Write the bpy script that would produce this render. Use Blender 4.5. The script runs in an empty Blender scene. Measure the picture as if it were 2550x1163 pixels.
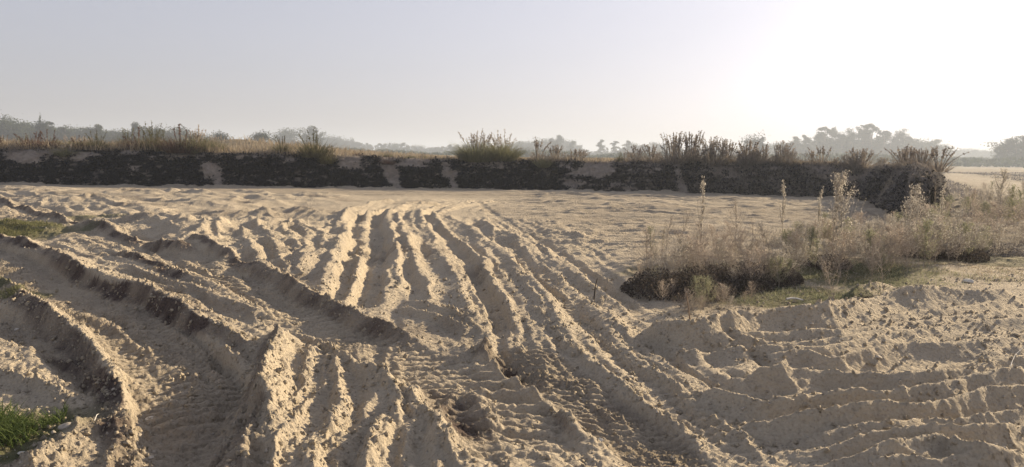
import bpy, math, random
import numpy as np
from mathutils import Matrix, Vector

# ------------------------------------------------------------------ camera
W0, H0, FPX = 2550.0, 1163.0, 1890.0
CAMH = 1.75
PITCH, ROLL = math.radians(5.85), 0.0155
sc = bpy.context.scene
cp, sp = math.cos(PITCH), math.sin(PITCH)
FWD = np.array([0, cp, -sp]); R0 = np.array([1.0, 0, 0]); U0 = np.array([0, sp, cp])
RGT = R0 * math.cos(ROLL) + U0 * math.sin(ROLL)
UPV = -R0 * math.sin(ROLL) + U0 * math.cos(ROLL)
cam = bpy.data.cameras.new('camera'); camo = bpy.data.objects.new('camera', cam)
sc.collection.objects.link(camo)
cam.sensor_width = 36.0; cam.lens = FPX / W0 * 36.0
cam.clip_start = 0.05; cam.clip_end = 9000
camo.matrix_world = Matrix(((RGT[0], UPV[0], -FWD[0], 0), (RGT[1], UPV[1], -FWD[1], 0), (RGT[2], UPV[2], -FWD[2], CAMH), (0, 0, 0, 1)))
sc.camera = camo

# ------------------------------------------------------------------ light
SUN_EL, SUN_AZ = math.radians(18.5), math.radians(51.0)     # azimuth to the right of the view direction (+Y)
SUNDIR = Vector((math.sin(SUN_AZ) * math.cos(SUN_EL), math.cos(SUN_AZ) * math.cos(SUN_EL), math.sin(SUN_EL)))
world = bpy.data.worlds.new('World'); sc.world = world; world.use_nodes = True
wn = world.node_tree; wn.nodes.clear()
sky = wn.nodes.new('ShaderNodeTexSky'); sky.sky_type = 'NISHITA'; sky.sun_disc = False
sky.sun_elevation = SUN_EL; sky.sun_rotation = SUN_AZ
sky.air_density = 1.0; sky.dust_density = 2.4; sky.ozone_density = 2.0; sky.altitude = 0
bg = wn.nodes.new('ShaderNodeBackground'); bg.inputs[1].default_value = 0.128
wo = wn.nodes.new('ShaderNodeOutputWorld')
hs = wn.nodes.new('ShaderNodeHueSaturation'); hs.inputs['Saturation'].default_value = 0.42
gm = wn.nodes.new('ShaderNodeGamma'); gm.inputs[1].default_value = 0.64
wn.links.new(sky.outputs[0], gm.inputs[0]); wn.links.new(gm.outputs[0], hs.inputs['Color']); tn = wn.nodes.new('ShaderNodeMix'); tn.data_type = 'RGBA'; tn.blend_type = 'MULTIPLY'; tn.inputs[0].default_value = 1.0; tn.inputs[7].default_value = (0.985, 0.955, 1.06, 1)
wn.links.new(hs.outputs[0], tn.inputs[6]); wn.links.new(tn.outputs[2], bg.inputs[0]); wn.links.new(bg.outputs[0], wo.inputs[0])
sun = bpy.data.lights.new('sun', 'SUN'); sun.energy = 5.0; sun.angle = math.radians(0.6); sun.color = (1.0, 0.81, 0.54)
suno = bpy.data.objects.new('sun', sun); sc.collection.objects.link(suno)
suno.rotation_euler = SUNDIR.to_track_quat('Z', 'Y').to_euler(); suno.location = (30, 20, 30)
sc.view_settings.view_transform = 'Standard'; sc.view_settings.look = 'None'
sc.view_settings.exposure = 0.97; sc.view_settings.gamma = 1.0
HAZE_DENSITY, HAZE_G = 0.0009, 0.2
sc.cycles.volume_bounces = 0
sc.cycles.max_bounces = 4; sc.cycles.diffuse_bounces = 2; sc.cycles.glossy_bounces = 1
sc.cycles.transparent_max_bounces = 8; sc.cycles.transmission_bounces = 2

rng = np.random.default_rng(7)
random.seed(7)

# ------------------------------------------------------------------ helpers
def P(px, py, z=0.0):
    """a point of the photograph, carried along its ray to the level z of the ground"""
    u = (px - W0 / 2) / FPX; v = -(py - H0 / 2) / FPX
    d = FWD + RGT * u + UPV * v
    t = (z - CAMH) / d[2]
    return np.array([d[0] * t, d[1] * t])
def at(px, Y):
    return (px - W0 / 2) / FPX * Y * cp * 1.0
def hor(px): return 388 + (px - 1275) * ROLL

def smooth(e0, e1, x):
    t = np.clip((x - e0) / (e1 - e0), 0, 1); return t * t * (3 - 2 * t)

_perm = np.random.default_rng(3).integers(0, 1 << 16, 4096)
_tab = np.random.default_rng(4).random(65536).astype(np.float32)
def vnoise(x, y, seed=0):
    xi = np.floor(x).astype(np.int32); yi = np.floor(y).astype(np.int32)
    fx = (x - xi).astype(np.float32); fy = (y - yi).astype(np.float32)
    fx = fx * fx * fx * (fx * (fx * 6 - 15) + 10); fy = fy * fy * fy * (fy * (fy * 6 - 15) + 10)
    def h(i, j): return _tab[(_perm[(i + seed * 131) & 4095] + _perm[(j + seed * 57 + 777) & 4095] * 31 + i * 7) & 65535]
    a = h(xi, yi); b = h(xi + 1, yi); c = h(xi, yi + 1); d = h(xi + 1, yi + 1)
    return ((a + (b - a) * fx) * (1 - fy) + (c + (d - c) * fx) * fy) * 2 - 1
def fbm(x, y, f, o=3, seed=0, gain=0.5):
    r = 0; a = 1.0; s = 0
    for k in range(o):
        r = r + a * vnoise(x * f + 13.7 * k, y * f - 7.3 * k, seed + k); s += a; a *= gain; f *= 2.03
    return r / s
def ridged(x, y, f, o=3, seed=0):
    r = 0; a = 1.0; s = 0
    for k in range(o):
        r = r + a * (1 - np.abs(vnoise(x * f + 3.7 * k, y * f + 9.3 * k, seed + k)) * 2); s += a; a *= 0.5; f *= 2.1
    return r / s

C = sc.collection
def tag(o, label=None, cat=None, group=None, kind=None):
    if label: o['label'] = label
    if cat: o['category'] = cat
    if group: o['group'] = group
    if kind: o['kind'] = kind
    return o
def empty(name, loc=(0, 0, 0), rz=0.0, s=1.0):
    o = bpy.data.objects.new(name, None); C.objects.link(o); o.location = loc
    o.rotation_euler = (0, 0, rz); o.scale = (s, s, s); o.empty_display_size = 0.3
    return o
def mesh_np(name, V, F, mats, parent=None, smooth_=False, mi=None):
    """V (n,3), F (m,k) with equal-sized faces, or a list of such arrays"""
    me = bpy.data.meshes.new(name)
    Fs = F if isinstance(F, list) else [F]
    V = np.ascontiguousarray(V, dtype=np.float32)
    me.vertices.add(len(V)); me.vertices.foreach_set('co', V.ravel())
    nl = sum(f.size for f in Fs); nf = sum(len(f) for f in Fs)
    me.loops.add(nl); me.polygons.add(nf)
    me.loops.foreach_set('vertex_index', np.concatenate([f.ravel() for f in Fs]).astype(np.int32))
    tot = np.concatenate([np.full(len(f), f.shape[1], np.int32) for f in Fs])
    st = np.concatenate([[0], np.cumsum(tot)[:-1]]).astype(np.int32)
    me.polygons.foreach_set('loop_start', st); me.polygons.foreach_set('loop_total', tot)
    if smooth_: me.polygons.foreach_set('use_smooth', np.ones(nf, dtype=bool))
    for m in (mats if isinstance(mats, (list, tuple)) else [mats]): me.materials.append(m)
    if mi is not None: me.polygons.foreach_set('material_index', np.asarray(mi, np.int32))
    me.update(calc_edges=True)
    o = bpy.data.objects.new(name, me); C.objects.link(o)
    if parent: o.parent = parent
    return o
def copy_thing(root, loc, rz, s):
    r = root.copy(); C.objects.link(r); r.location = loc; r.rotation_euler = (0, 0, rz)
    r.scale = s if isinstance(s, (tuple, list)) else (s, s, s)
    for ch in list(root.children):
        c = ch.copy(); C.objects.link(c); c.parent = r
    return r

# ------------------------------------------------------------------ materials
def mat(name, build):
    m = bpy.data.materials.new(name); m.use_nodes = True; nt = m.node_tree
    b = nt.nodes['Principled BSDF']; b.inputs['Specular IOR Level'].default_value = 0.15
    b.inputs['Roughness'].default_value = 0.95
    build(nt, b); return m
def N(nt, t, **kw):
    n = nt.nodes.new(t)
    for k, v in kw.items():
        if k in n.inputs.keys(): n.inputs[k].default_value = v
        else: setattr(n, k, v)
    return n
def ramp(nt, fac, stops):
    r = nt.nodes.new('ShaderNodeValToRGB'); e = r.color_ramp.elements
    while len(e) < len(stops): e.new(0.5)
    for i, (p, c) in enumerate(stops): e[i].position = p; e[i].color = (*c, 1)
    nt.links.new(fac, r.inputs[0]); return r.outputs[0]
def mix(nt, fac, a, b, mode='MIX'):
    m = nt.nodes.new('ShaderNodeMix'); m.data_type = 'RGBA'; m.blend_type = mode
    for s, v in ((m.inputs[0], fac), (m.inputs[6], a), (m.inputs[7], b)):
        if hasattr(v, 'links'): nt.links.new(v, s)
        elif isinstance(v, tuple): s.default_value = (*v, 1)
        else: s.default_value = v
    return m.outputs[2]
def noise(nt, vec, scale, detail=3, rough=0.55):
    n = N(nt, 'ShaderNodeTexNoise', Scale=scale, Detail=detail, Roughness=rough)
    nt.links.new(vec, n.inputs['Vector']); return n.outputs['Fac']

def build_sand(nt, b):
    g = nt.nodes.new('ShaderNodeNewGeometry').outputs['Position']
    at_ = N(nt, 'ShaderNodeAttribute', attribute_name='mask'); sep = nt.nodes.new('ShaderNodeSeparateColor')
    nt.links.new(at_.outputs['Color'], sep.inputs[0])
    n1 = noise(nt, g, 0.35, 3); n2 = noise(nt, g, 3.0, 4, 0.6); n3 = noise(nt, g, 45.0, 3, 0.65)
    c = ramp(nt, n1, [(0.3, (0.42, 0.355, 0.275)), (0.7, (0.49, 0.415, 0.32))])
    c = mix(nt, 0.35, c, ramp(nt, n2, [(0.3, (0.31, 0.26, 0.21)), (0.65, (0.56, 0.475, 0.36))]))
    c = mix(nt, 0.45, c, ramp(nt, n3, [(0.30, (0.13, 0.104, 0.08)), (0.42, (0.42, 0.362, 0.268)), (0.62, (0.53, 0.46, 0.342)), (0.8, (0.66, 0.58, 0.46))]))
    # B: moist brown soil, also shade painted on ridge sides, R: dry grass field, G: green turf soil
    damp_shade = ramp(nt, n3, [(0.3, (0.045, 0.033, 0.030)), (0.7, (0.14, 0.105, 0.088))])
    c = mix(nt, sep.outputs[2], c, damp_shade)
    fld = ramp(nt, n2, [(0.3, (0.15, 0.128, 0.095)), (0.7, (0.30, 0.255, 0.185))])
    c = mix(nt, sep.outputs[0], c, fld)
    trf = ramp(nt, n2, [(0.35, (0.075, 0.085, 0.035)), (0.7, (0.17, 0.155, 0.085))])
    c = mix(nt, sep.outputs[1], c, trf)
    nt.links.new(c, b.inputs['Base Color'])
    v = N(nt, 'ShaderNodeTexVoronoi', Scale=26.0); nt.links.new(g, v.inputs['Vector'])
    hb = nt.nodes.new('ShaderNodeMath'); hb.operation = 'MULTIPLY_ADD'; hb.inputs[1].default_value = 0.5
    nt.links.new(v.outputs['Distance'], hb.inputs[0]); nt.links.new(noise(nt, g, 28.0, 5, 0.7), hb.inputs[2])
    bp = N(nt, 'ShaderNodeBump', Strength=1.0, Distance=0.035); nt.links.new(hb.outputs[0], bp.inputs['Height'])
    nt.links.new(bp.outputs[0], b.inputs['Normal'])
M_SAND = mat('sand', build_sand)

def build_bank(nt, b):
    g = nt.nodes.new('ShaderNodeNewGeometry').outputs['Position']
    at_ = N(nt, 'ShaderNodeAttribute', attribute_name='mask'); sep = nt.nodes.new('ShaderNodeSeparateColor')
    nt.links.new(at_.outputs['Color'], sep.inputs[0])
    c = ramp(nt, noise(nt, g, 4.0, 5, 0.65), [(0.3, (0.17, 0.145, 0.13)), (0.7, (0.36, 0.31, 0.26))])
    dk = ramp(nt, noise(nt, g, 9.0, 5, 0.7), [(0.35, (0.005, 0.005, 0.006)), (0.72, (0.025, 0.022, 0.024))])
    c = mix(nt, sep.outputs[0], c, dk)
    fld = ramp(nt, noise(nt, g, 5.0, 4), [(0.3, (0.13, 0.11, 0.08)), (0.7, (0.27, 0.225, 0.165))])
    c = mix(nt, sep.outputs[1], c, fld)
    nt.links.new(c, b.inputs['Base Color'])
    bp = N(nt, 'ShaderNodeBump', Strength=0.9, Distance=0.08); nt.links.new(noise(nt, g, 12.0, 5, 0.7), bp.inputs['Height'])
    nt.links.new(bp.outputs[0], b.inputs['Normal'])
M_BANK = mat('bank_earth', build_bank)

def leafmat(name, a, c, scale=6.0, trans=0.35, isl=True):
    def bld(nt, b):
        g = nt.nodes.new('ShaderNodeNewGeometry')
        n = noise(nt, g.outputs['Position'], scale, 2)
        if isl:
            m = nt.nodes.new('ShaderNodeMath'); m.operation = 'MULTIPLY_ADD'; m.inputs[1].default_value = 0.55
            k = nt.nodes.new('ShaderNodeMath'); k.operation = 'MULTIPLY'; k.inputs[1].default_value = 0.5
            nt.links.new(n, k.inputs[0]); nt.links.new(g.outputs['Random Per Island'], m.inputs[0]); nt.links.new(k.outputs[0], m.inputs[2]); n = m.outputs[0]
        col = ramp(nt, n, [(0.15, a), (0.85, c)])
        nt.links.new(col, b.inputs['Base Color'])
        t = nt.nodes.new('ShaderNodeBsdfTranslucent'); nt.links.new(col, t.inputs[0])
        ms = nt.nodes.new('ShaderNodeMixShader'); ms.inputs[0].default_value = trans
        nt.links.new(b.outputs[0], ms.inputs[1]); nt.links.new(t.outputs[0], ms.inputs[2])
        nt.links.new(ms.outputs[0], nt.nodes['Material Output'].inputs[0])
    return mat(name, bld)
M_GREEN = leafmat('green_grass', (0.10, 0.11, 0.045), (0.32, 0.31, 0.16), 5.0, 0.4)
M_LUSH = leafmat('lush_grass', (0.03, 0.055, 0.018), (0.15, 0.19, 0.06), 9.0, 0.3)
M_DRY = leafmat('dry_grass', (0.22, 0.175, 0.125), (0.46, 0.385, 0.28), 1.2, 0.3)
M_OLIVE = leafmat('olive_blades', (0.055, 0.055, 0.028), (0.19, 0.175, 0.09), 3.0, 0.25)
M_OLIVEP = leafmat('pale_olive_blades', (0.12, 0.12, 0.06), (0.34, 0.33, 0.19), 3.0, 0.3)
M_BROWN = leafmat('brown_blades', (0.055, 0.03, 0.025), (0.20, 0.13, 0.095), 3.0, 0.2)
M_STRAW = leafmat('straw_stems', (0.25, 0.21, 0.175), (0.52, 0.455, 0.385), 3.0, 0.2)
M_REED = leafmat('reed_stems', (0.14, 0.12, 0.105), (0.40, 0.35, 0.30), 3.0, 0.35)
M_DUSTY = leafmat('dusty_leaves', (0.28, 0.26, 0.22), (0.62, 0.575, 0.51), 4.0, 0.45)
M_DUSTYG = leafmat('dusty_green_leaves', (0.15, 0.16, 0.09), (0.40, 0.40, 0.27), 4.0, 0.45)
M_PINK = leafmat('reddish_dry_leaves', (0.29, 0.24, 0.20), (0.58, 0.50, 0.43), 4.0, 0.45)
M_DARKB = leafmat('dark_thicket', (0.03, 0.024, 0.022), (0.19, 0.16, 0.13), 5.0, 0.2)
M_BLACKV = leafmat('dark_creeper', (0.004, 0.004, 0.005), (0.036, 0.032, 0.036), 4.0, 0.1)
M_GREYV = leafmat('grey_hanging_grass', (0.10, 0.09, 0.088), (0.34, 0.31, 0.29), 3.0, 0.2)
M_CROWN = leafmat('tree_foliage', (0.022, 0.034, 0.018), (0.075, 0.095, 0.045), 0.5, 0.2)
M_CROWN2 = leafmat('dark_tree_foliage', (0.016, 0.024, 0.014), (0.05, 0.065, 0.032), 0.5, 0.15)
def simple(name, a, c, scale=8.0, bump=0.4, dist=0.02):
    def bld(nt, b):
        g = nt.nodes.new('ShaderNodeTexCoord').outputs['Object']
        n = noise(nt, g, scale, 4, 0.65)
        nt.links.new(ramp(nt, n, [(0.3, a), (0.7, c)]), b.inputs['Base Color'])
        bp = N(nt, 'ShaderNodeBump', Strength=bump, Distance=dist); nt.links.new(n, bp.inputs['Height'])
        nt.links.new(bp.outputs[0], b.inputs['Normal'])
    return mat(name, bld)
M_BARK = simple('bark', (0.09, 0.075, 0.06), (0.22, 0.19, 0.16), 3.0)
M_STEM = simple('dry_stem', (0.16, 0.12, 0.09), (0.34, 0.27, 0.20), 10.0)
M_DSTEM = simple('dark_stem', (0.03, 0.025, 0.02), (0.09, 0.07, 0.055), 10.0)
M_STONE = simple('stone', (0.30, 0.26, 0.21), (0.50, 0.45, 0.38), 14.0, 0.5, 0.01)
M_PALE = simple('pale_stone', (0.45, 0.42, 0.37), (0.68, 0.64, 0.56), 14.0, 0.4, 0.01)
M_WHITE = simple('bleached', (0.60, 0.57, 0.52), (0.78, 0.75, 0.70), 20.0, 0.2, 0.005)

# ------------------------------------------------------------------ lines on the ground
def catmull(pts, step=0.25):
    pts = np.asarray(pts, float); n = len(pts); out = []
    for i in range(n - 1):
        p0 = pts[max(i - 1, 0)]; p1 = pts[i]; p2 = pts[i + 1]; p3 = pts[min(i + 2, n - 1)]
        k = int(np.clip(np.linalg.norm(p2 - p1) / step, 2, 14))
        t = np.linspace(0, 1, k, endpoint=False)[:, None]
        out.append(0.5 * ((2 * p1) + (-p0 + p2) * t + (2 * p0 - 5 * p1 + 4 * p2 - p3) * t ** 2 + (-p0 + 3 * p1 - 3 * p2 + p3) * t ** 3))
    out.append(pts[-1:]); return np.vstack(out)

class Line:
    def __init__(self, px, z=0.0, step=0.25, world=False):
        w = np.array(px, float) if world else np.array([P(a, b, z) for a, b in px])
        self.p = catmull(w, step); d = np.diff(self.p, axis=0)
        self.l = np.hypot(d[:, 0], d[:, 1]); self.s = np.concatenate([[0], np.cumsum(self.l)]); self.L = self.s[-1]
    def box(self, m): return self.p[:, 0].min() - m, self.p[:, 0].max() + m, self.p[:, 1].min() - m, self.p[:, 1].max() + m
    def dist(self, x, y):
        """signed distance (positive to the right of the line's direction) and length along it"""
        best = np.full(x.shape, 1e9, np.float32); sg = np.zeros_like(best); al = np.zeros_like(best)
        for i in range(len(self.l)):
            ax, ay = self.p[i]; bx, by = self.p[i + 1]; dx, dy = bx - ax, by - ay; q = dx * dx + dy * dy + 1e-12
            t = np.clip(((x - ax) * dx + (y - ay) * dy) / q, 0, 1)
            ex = x - ax - t * dx; ey = y - ay - t * dy; d2 = ex * ex + ey * ey
            m = d2 < best
            best = np.where(m, d2, best); sg = np.where(m, ex * dy - ey * dx, sg); al = np.where(m, self.s[i] + t * self.l[i], al)
        return np.sqrt(best) * np.sign(sg), al

# the foot of the earth bank: left to right, then round its nose and away to the far right
foot_pts = [(-150, 37.5), (-70, 37.2)] + [tuple(P(*q)) for q in [(-400, 452), (0, 458), (320, 462), (640, 467), (1000, 469), (1280, 472), (1500, 478), (1700, 483), (1900, 489), (2080, 495), (2150, 508), (2200, 530), (2235, 550), (2270, 556)]] + \
    [(11.4, 20.9), (12.3, 21.9), (13.7, 24.0), (16.9, 29.5), (20.6, 36), (26.2, 47), (36, 66), (51, 95), (110, 190)]
FOOT = Line(foot_pts, world=True, step=1.0)

FPOLY = np.vstack([FOOT.p, [(900, 6000), (-6000, 6000), (-6000, 37.5)]])
def behind(x, y):
    """distance behind the foot line, negative in front of it"""
    d = np.abs(FOOT.dist(x, y)[0]); ins = np.zeros(x.shape, bool); j = len(FPOLY) - 1
    for i in range(len(FPOLY)):
        (ax, ay), (bx, by) = FPOLY[i], FPOLY[j]; j = i
        if ay != by: ins ^= ((ay > y) != (by > y)) & (x < (bx - ax) * (y - ay) / (by - ay) + ax)
    return np.where(ins, d, -d)
def plateau_z(x, y):
    z = 1.52 + 0.20 * smooth(-4, -16, x) + 0.10 * smooth(10, 18, x) * smooth(60, 30, y)
    z = z + 0.35 * smooth(-8, -16, x) * smooth(40, 48, y) * smooth(70, 56, y)
    z = z + 0.5 * np.exp(-((x + 17.0) / 2.6) ** 2 - ((y - 47) / 2.5) ** 2)
    z = z + 0.06 * fbm(x, y, 0.4, 3, 11)
    z = z * (1 - smooth(0.42, 0.53, x / np.maximum(y, 1)) * smooth(30, 42, y))
    return z - 0.25 * smooth(120, 400, y) - 0.6 * smooth(15, 60, x) * smooth(60, 120, y)

# ------------------------------------------------------------------ ground grid
K = 0.0031; y0, y1 = 2.1, 62.0
rows_in = np.exp(np.arange(math.log(y0), math.log(y1), K))
rows = np.concatenate([[-60, -20, -8, -3, 0, 1.2], rows_in, 62 * np.exp(np.arange(0.02, 4.3, 0.03))])
DU = 0.0016
uin = np.arange(-0.86, 0.86001, DU)
ext = 0.86 + DU * np.cumsum(1.35 ** np.arange(1, 32))
ext = ext[ext < 45]
cols = np.concatenate([-ext[::-1], uin, ext])
YY, UU = np.meshgrid(rows, cols, indexing='ij')
XX = UU * (np.maximum(YY, 2.1) + 2.0)
nr, nc = YY.shape
X = XX.astype(np.float32).ravel(); Y = YY.astype(np.float32).ravel()
Z = np.zeros_like(X); DAMP_SHADE = np.zeros_like(X); ROUGH = np.zeros_like(X)

near = smooth(30, 12, Y)
# domain warp for ragged edges
WX = X + 0.035 * fbm(X, Y, 5.0, 3, 21) * (1 + 1.5 * smooth(6, 20, Y)) + 0.06 * fbm(X, Y, 0.8, 2, 22)
WY = Y + 0.035 * fbm(X, Y, 5.0, 3, 31) * (1 + 1.5 * smooth(6, 20, Y)) + 0.06 * fbm(X, Y, 0.8, 2, 32)
RID = np.zeros_like(X)

HG = 0.60
def sel(line, m):
    a, b, c, d = line.box(m)
    return np.nonzero((WX > a) & (WX < b) & (WY > c) & (WY < d))[0]
def ridge(px, h, wl, wr, taper=0.5, rough=0.5, damp_shade=0.0, var=0.18, mode='max'):
    h *= HG; taper *= 1.6; wl *= 0.8; wr *= 0.8
    """a thrown-up ridge: wl / wr are its widths to the left / right of the line"""
    ln = Line(px, h * 0.7); ix = sel(ln, max(wl, wr))
    if not len(ix): return
    d, s = ln.dist(WX[ix], WY[ix])
    if ln.p[-1, 1] - ln.p[0, 1] < -0.25 * abs(ln.p[-1, 0] - ln.p[0, 0]): d = -d      # coming towards the viewer: wl is the viewer's left
    ad = np.abs(d); w = np.where(d < 0, wl, wr) * (0.9 + 0.35 * fbm(s, d * 0, 1.3, 2, 19))
    t = np.clip(1 - ad / w, 0, 1); pr = t * (0.42 + 0.58 * t) 
    pr = np.where(t > 0.93, 0.93 + (t - 0.93) * 0.4, pr)
    e = smooth(0, taper, s) * smooth(0, taper, ln.L - s)
    hv = h * e * (1 + var * fbm(s, s * 0, 1.1, 3, int(abs(px[0][0])) % 97) * 1.6)
    v = hv * pr
    if mode == 'max': RID[ix] = np.maximum(RID[ix], v) + 0.25 * np.minimum(RID[ix], v) * (v > 0)
    else: RID[ix] += v
    ROUGH[ix] = np.maximum(ROUGH[ix], rough * t * e)
    if damp_shade: DAMP_SHADE[ix] = np.maximum(DAMP_SHADE[ix], damp_shade * smooth(0.1, 0.6, t) * (d < 0) * e)  # one side of the ridge darkened: shade painted into the soil colour
def band(px, hw, amp, f, seed=1, al=0.25, taper=1.0, soft=0.35):
    """a swath of fine furrows that run along a line"""
    ln = Line(px); ix = sel(ln, hw)
    if not len(ix): return
    d, s = ln.dist(WX[ix], WY[ix]); win = smooth(hw, hw * (1 - soft), np.abs(d)) * smooth(0, taper, s) * smooth(0, taper, ln.L - s)
    q = vnoise(d * f + 40, s * al, seed) + 0.55 * vnoise(d * f * 2.3 + 9, s * al * 1.7, seed + 3)
    Z[ix] += amp * win * (1 - np.abs(q) * 1.6) * (0.6 + 0.8 * np.clip(fbm(X[ix], Y[ix], 0.6, 2, seed + 5) + 0.5, 0, 1))
def rut(px, w, d, edge=0.08, lug=0.0, sp=0.12, sl=0.0, taper=0.6, damp_shade=0.0, wv=0.0, chev=0.0, flat=0.6):
    """a wheel track pressed in: flat floor of width w, lugs every sp metres, sl skews them"""
    ln = Line(px); ww = np.interp
    ix = sel(ln, (w if np.isscalar(w) else max(w)) * 0.6 + edge)
    if not len(ix): return
    ds, s = ln.dist(WX[ix], WY[ix])
    wl = w if np.isscalar(w) else np.interp(s / ln.L, np.linspace(0, 1, len(w)), w)
    t = smooth(0, edge, wl / 2 - np.abs(ds)) * smooth(0, taper, s) * smooth(0, taper, ln.L - s)
    RID[ix] *= (1 - flat * t)
    Z[ix] -= d * t
    if lug:
        ph = (s + sl * ds + chev * np.abs(ds) + 0.02 * fbm(X[ix], Y[ix], 4, 2, 5)) / sp
        fr = ph - np.floor(ph)
        pat = smooth(0.0, 0.16, fr) * smooth(1.0, 0.6, fr)
        fade = np.clip(0.75 + 0.9 * fbm(X[ix], Y[ix], 1.5, 2, 8), 0.1, 1.25)
        Z[ix] += lug * (pat - 0.4) * t * fade
    if damp_shade: DAMP_SHADE[ix] = np.maximum(DAMP_SHADE[ix], damp_shade * t)

# --- broad undulation
Z += 0.05 * fbm(X, Y, 0.22, 3, 41) * smooth(2, 6, Y)

# --- A. far floor: fine ripples left by dragging, lumpy broken soil on the left
rip = ridged(X * 0.28, Y + 0.15 * X, 0.85, 3, 51)
ripr = smooth(-3, 2, X) * smooth(10, 14, Y)
Z += (0.020 + 0.035 * ripr) * rip * smooth(10, 20, Y) * smooth(42, 34, Y)
Z += 0.045 * ridged(X * 0.3, Y + 0.06 * X, 4.2, 2, 53) * ripr * smooth(9, 13, Y) * smooth(42, 36, Y)
Z += 0.050 * ridged(X * 0.22 + 3, Y - 0.1 * X, 2.0, 2, 52) * ripr * smooth(9, 13, Y) * smooth(42, 34, Y)
lump = smooth(-3.5, -6.5, X + 0.15 * (Y - 18)) * smooth(12.5, 15.5, Y) * smooth(34, 30, Y)
Z += lump * (0.22 * np.clip(ridged(X * 0.45, Y, 0.42, 3, 61), -0.1, 1) - 0.02)
lum2 = smooth(-1.0, -2.2, X) * smooth(-7.5, -6, X) * smooth(10.5, 12, Y) * smooth(25, 21, Y)
Z += lum2 * 0.16 * ridged(X, Y * 0.45, 0.8, 3, 63)
ROUGH = np.maximum(ROUGH, 0.7 * np.maximum(lump, lum2))
Z += 0.07 * lump * ridged(X, Y, 1.1, 3, 64)
DAMP_SHADE = np.maximum(DAMP_SHADE, 0.35 * lump * smooth(0, 0.5, fbm(X, Y, 0.7, 3, 62)))

# --- B. left middle mounds and crests
for q in [((0, 497), (40, 510), (100, 520)), ((60, 520), (120, 508), (190, 512)), ((130, 490), (170, 486), (220, 494)),
          ((230, 520), (330, 540), (420, 575), (480, 600)), ((320, 540), (420, 560), (520, 620), (620, 650)),
          ((380, 560), (470, 575), (560, 610)), ((560, 510), (600, 498), (660, 500), (720, 508)), ((640, 520), (700, 515), (760, 525), (810, 540)),
          ((330, 500), (430, 505), (520, 513), (640, 520)), ((250, 487), (330, 482), (420, 486)), ((420, 488), (470, 484), (540, 492)),
          ((690, 500), (760, 490), (840, 495)), ((560, 480), (640, 486), (700, 484)), ((150, 510), (240, 502), (330, 512)), ((40, 478), (100, 482), (160, 478))]:
    ridge(q, 0.24 * random.uniform(0.7, 1.2), 0.8, 0.7, 0.8, 0.6)
for q in [((600, 575), (610, 610), (640, 650), (690, 690)), ((640, 560), (670, 600), (690, 640), (735, 690)), ((700, 560), (730, 600), (745, 640), (750, 690)),
          ((745, 550), (765, 590), (755, 640), (735, 680)), ((800, 580), (805, 610), (790, 660)), ((560, 560), (540, 600), (560, 625)),
          ((590, 540), (640, 530), (690, 545)), ((690, 570), (740, 555), (790, 575), (830, 590))]:
    ridge(q, 0.19, 0.34, 0.5, 0.4, 0.7)

# --- C. the curving fan in the middle: ridges that come towards the viewer
ridge([(1010, 497), (930, 505), (865, 530), (857, 570), (845, 610), (822, 660), (803, 710), (815, 750)], 0.22, 0.35, 0.55, 0.8, 0.3)
ridge([(1080, 500), (1000, 512), (930, 530), (908, 548), (903, 600), (893, 650), (880, 700), (868, 765)], 0.13, 0.26, 0.22, 0.5, 0.3)
ridge([(1110, 505), (1030, 515), (972, 530), (978, 590), (986, 640), (992, 690), (976, 740)], 0.16, 0.36, 0.22, 0.5, 0.3)
ridge([(990, 535), (1010, 590), (1028, 640), (1050, 690), (1068, 745), (1080, 760)], 0.14, 0.30, 0.24, 0.4, 0.3)
ridge([(1200, 500), (1100, 512), (1055, 535), (1070, 575), (1105, 625), (1128, 680), (1150, 735), (1180, 800), (1195, 835)], 0.17, 0.45, 0.34, 0.5, 0.3)
ridge([(1240, 498), (1140, 515), (1078, 540), (1095, 560), (1160, 612), (1205, 660), (1238, 730), (1262, 790), (1290, 850)], 0.13, 0.30, 0.20, 0.6, 0.3)
ridge([(1115, 535), (1150, 560), (1220, 600), (1290, 660), (1345, 730), (1380, 790), (1420, 850)], 0.15, 0.55, 0.35, 0.6, 0.3)
ridge([(1190, 545), (1215, 560), (1240, 580)], 0.32, 0.5, 0.45, 0.5, 0.4)
ridge([(1230, 560), (1300, 610), (1380, 670), (1450, 740), (1520, 800), (1600, 850)], 0.12, 0.40, 0.30, 0.6, 0.4)
ridge([(1300, 590), (1370, 625), (1440, 680), (1500, 720), (1570, 780)], 0.11, 0.36, 0.30, 0.6, 0.5)
ridge([(1330, 570), (1400, 580), (1470, 600)], 0.14, 0.5, 0.5, 0.5, 0.5)
ridge([(1020, 525), (1060, 560), (1080, 600), (1100, 640)], 0.10, 0.3, 0.25, 0.5, 0.4)
rut([(1240, 495), (1110, 515), (1068, 545), (1120, 600), (1170, 660), (1205, 730), (1235, 800), (1250, 850)], 0.34, 0.06, 0.1)
rut([(1100, 505), (1000, 520), (940, 545), (940, 620), (930, 700), (900, 770)], 0.42, 0.08, 0.12, lug=0.012, sp=0.14)
rut([(960, 520), (890, 550), (878, 620), (862, 690), (840, 760)], 0.30, 0.07, 0.1)
# cross banks at the lower end of the fan
ridge([(975, 735), (1040, 750), (1110, 775), (1180, 815), (1230, 840)], 0.14, 0.2, 0.3, 0.4, 0.6)
ridge([(960, 752), (1040, 775), (1120, 800), (1180, 840)], 0.12, 0.2, 0.3, 0.4, 0.6)

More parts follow.
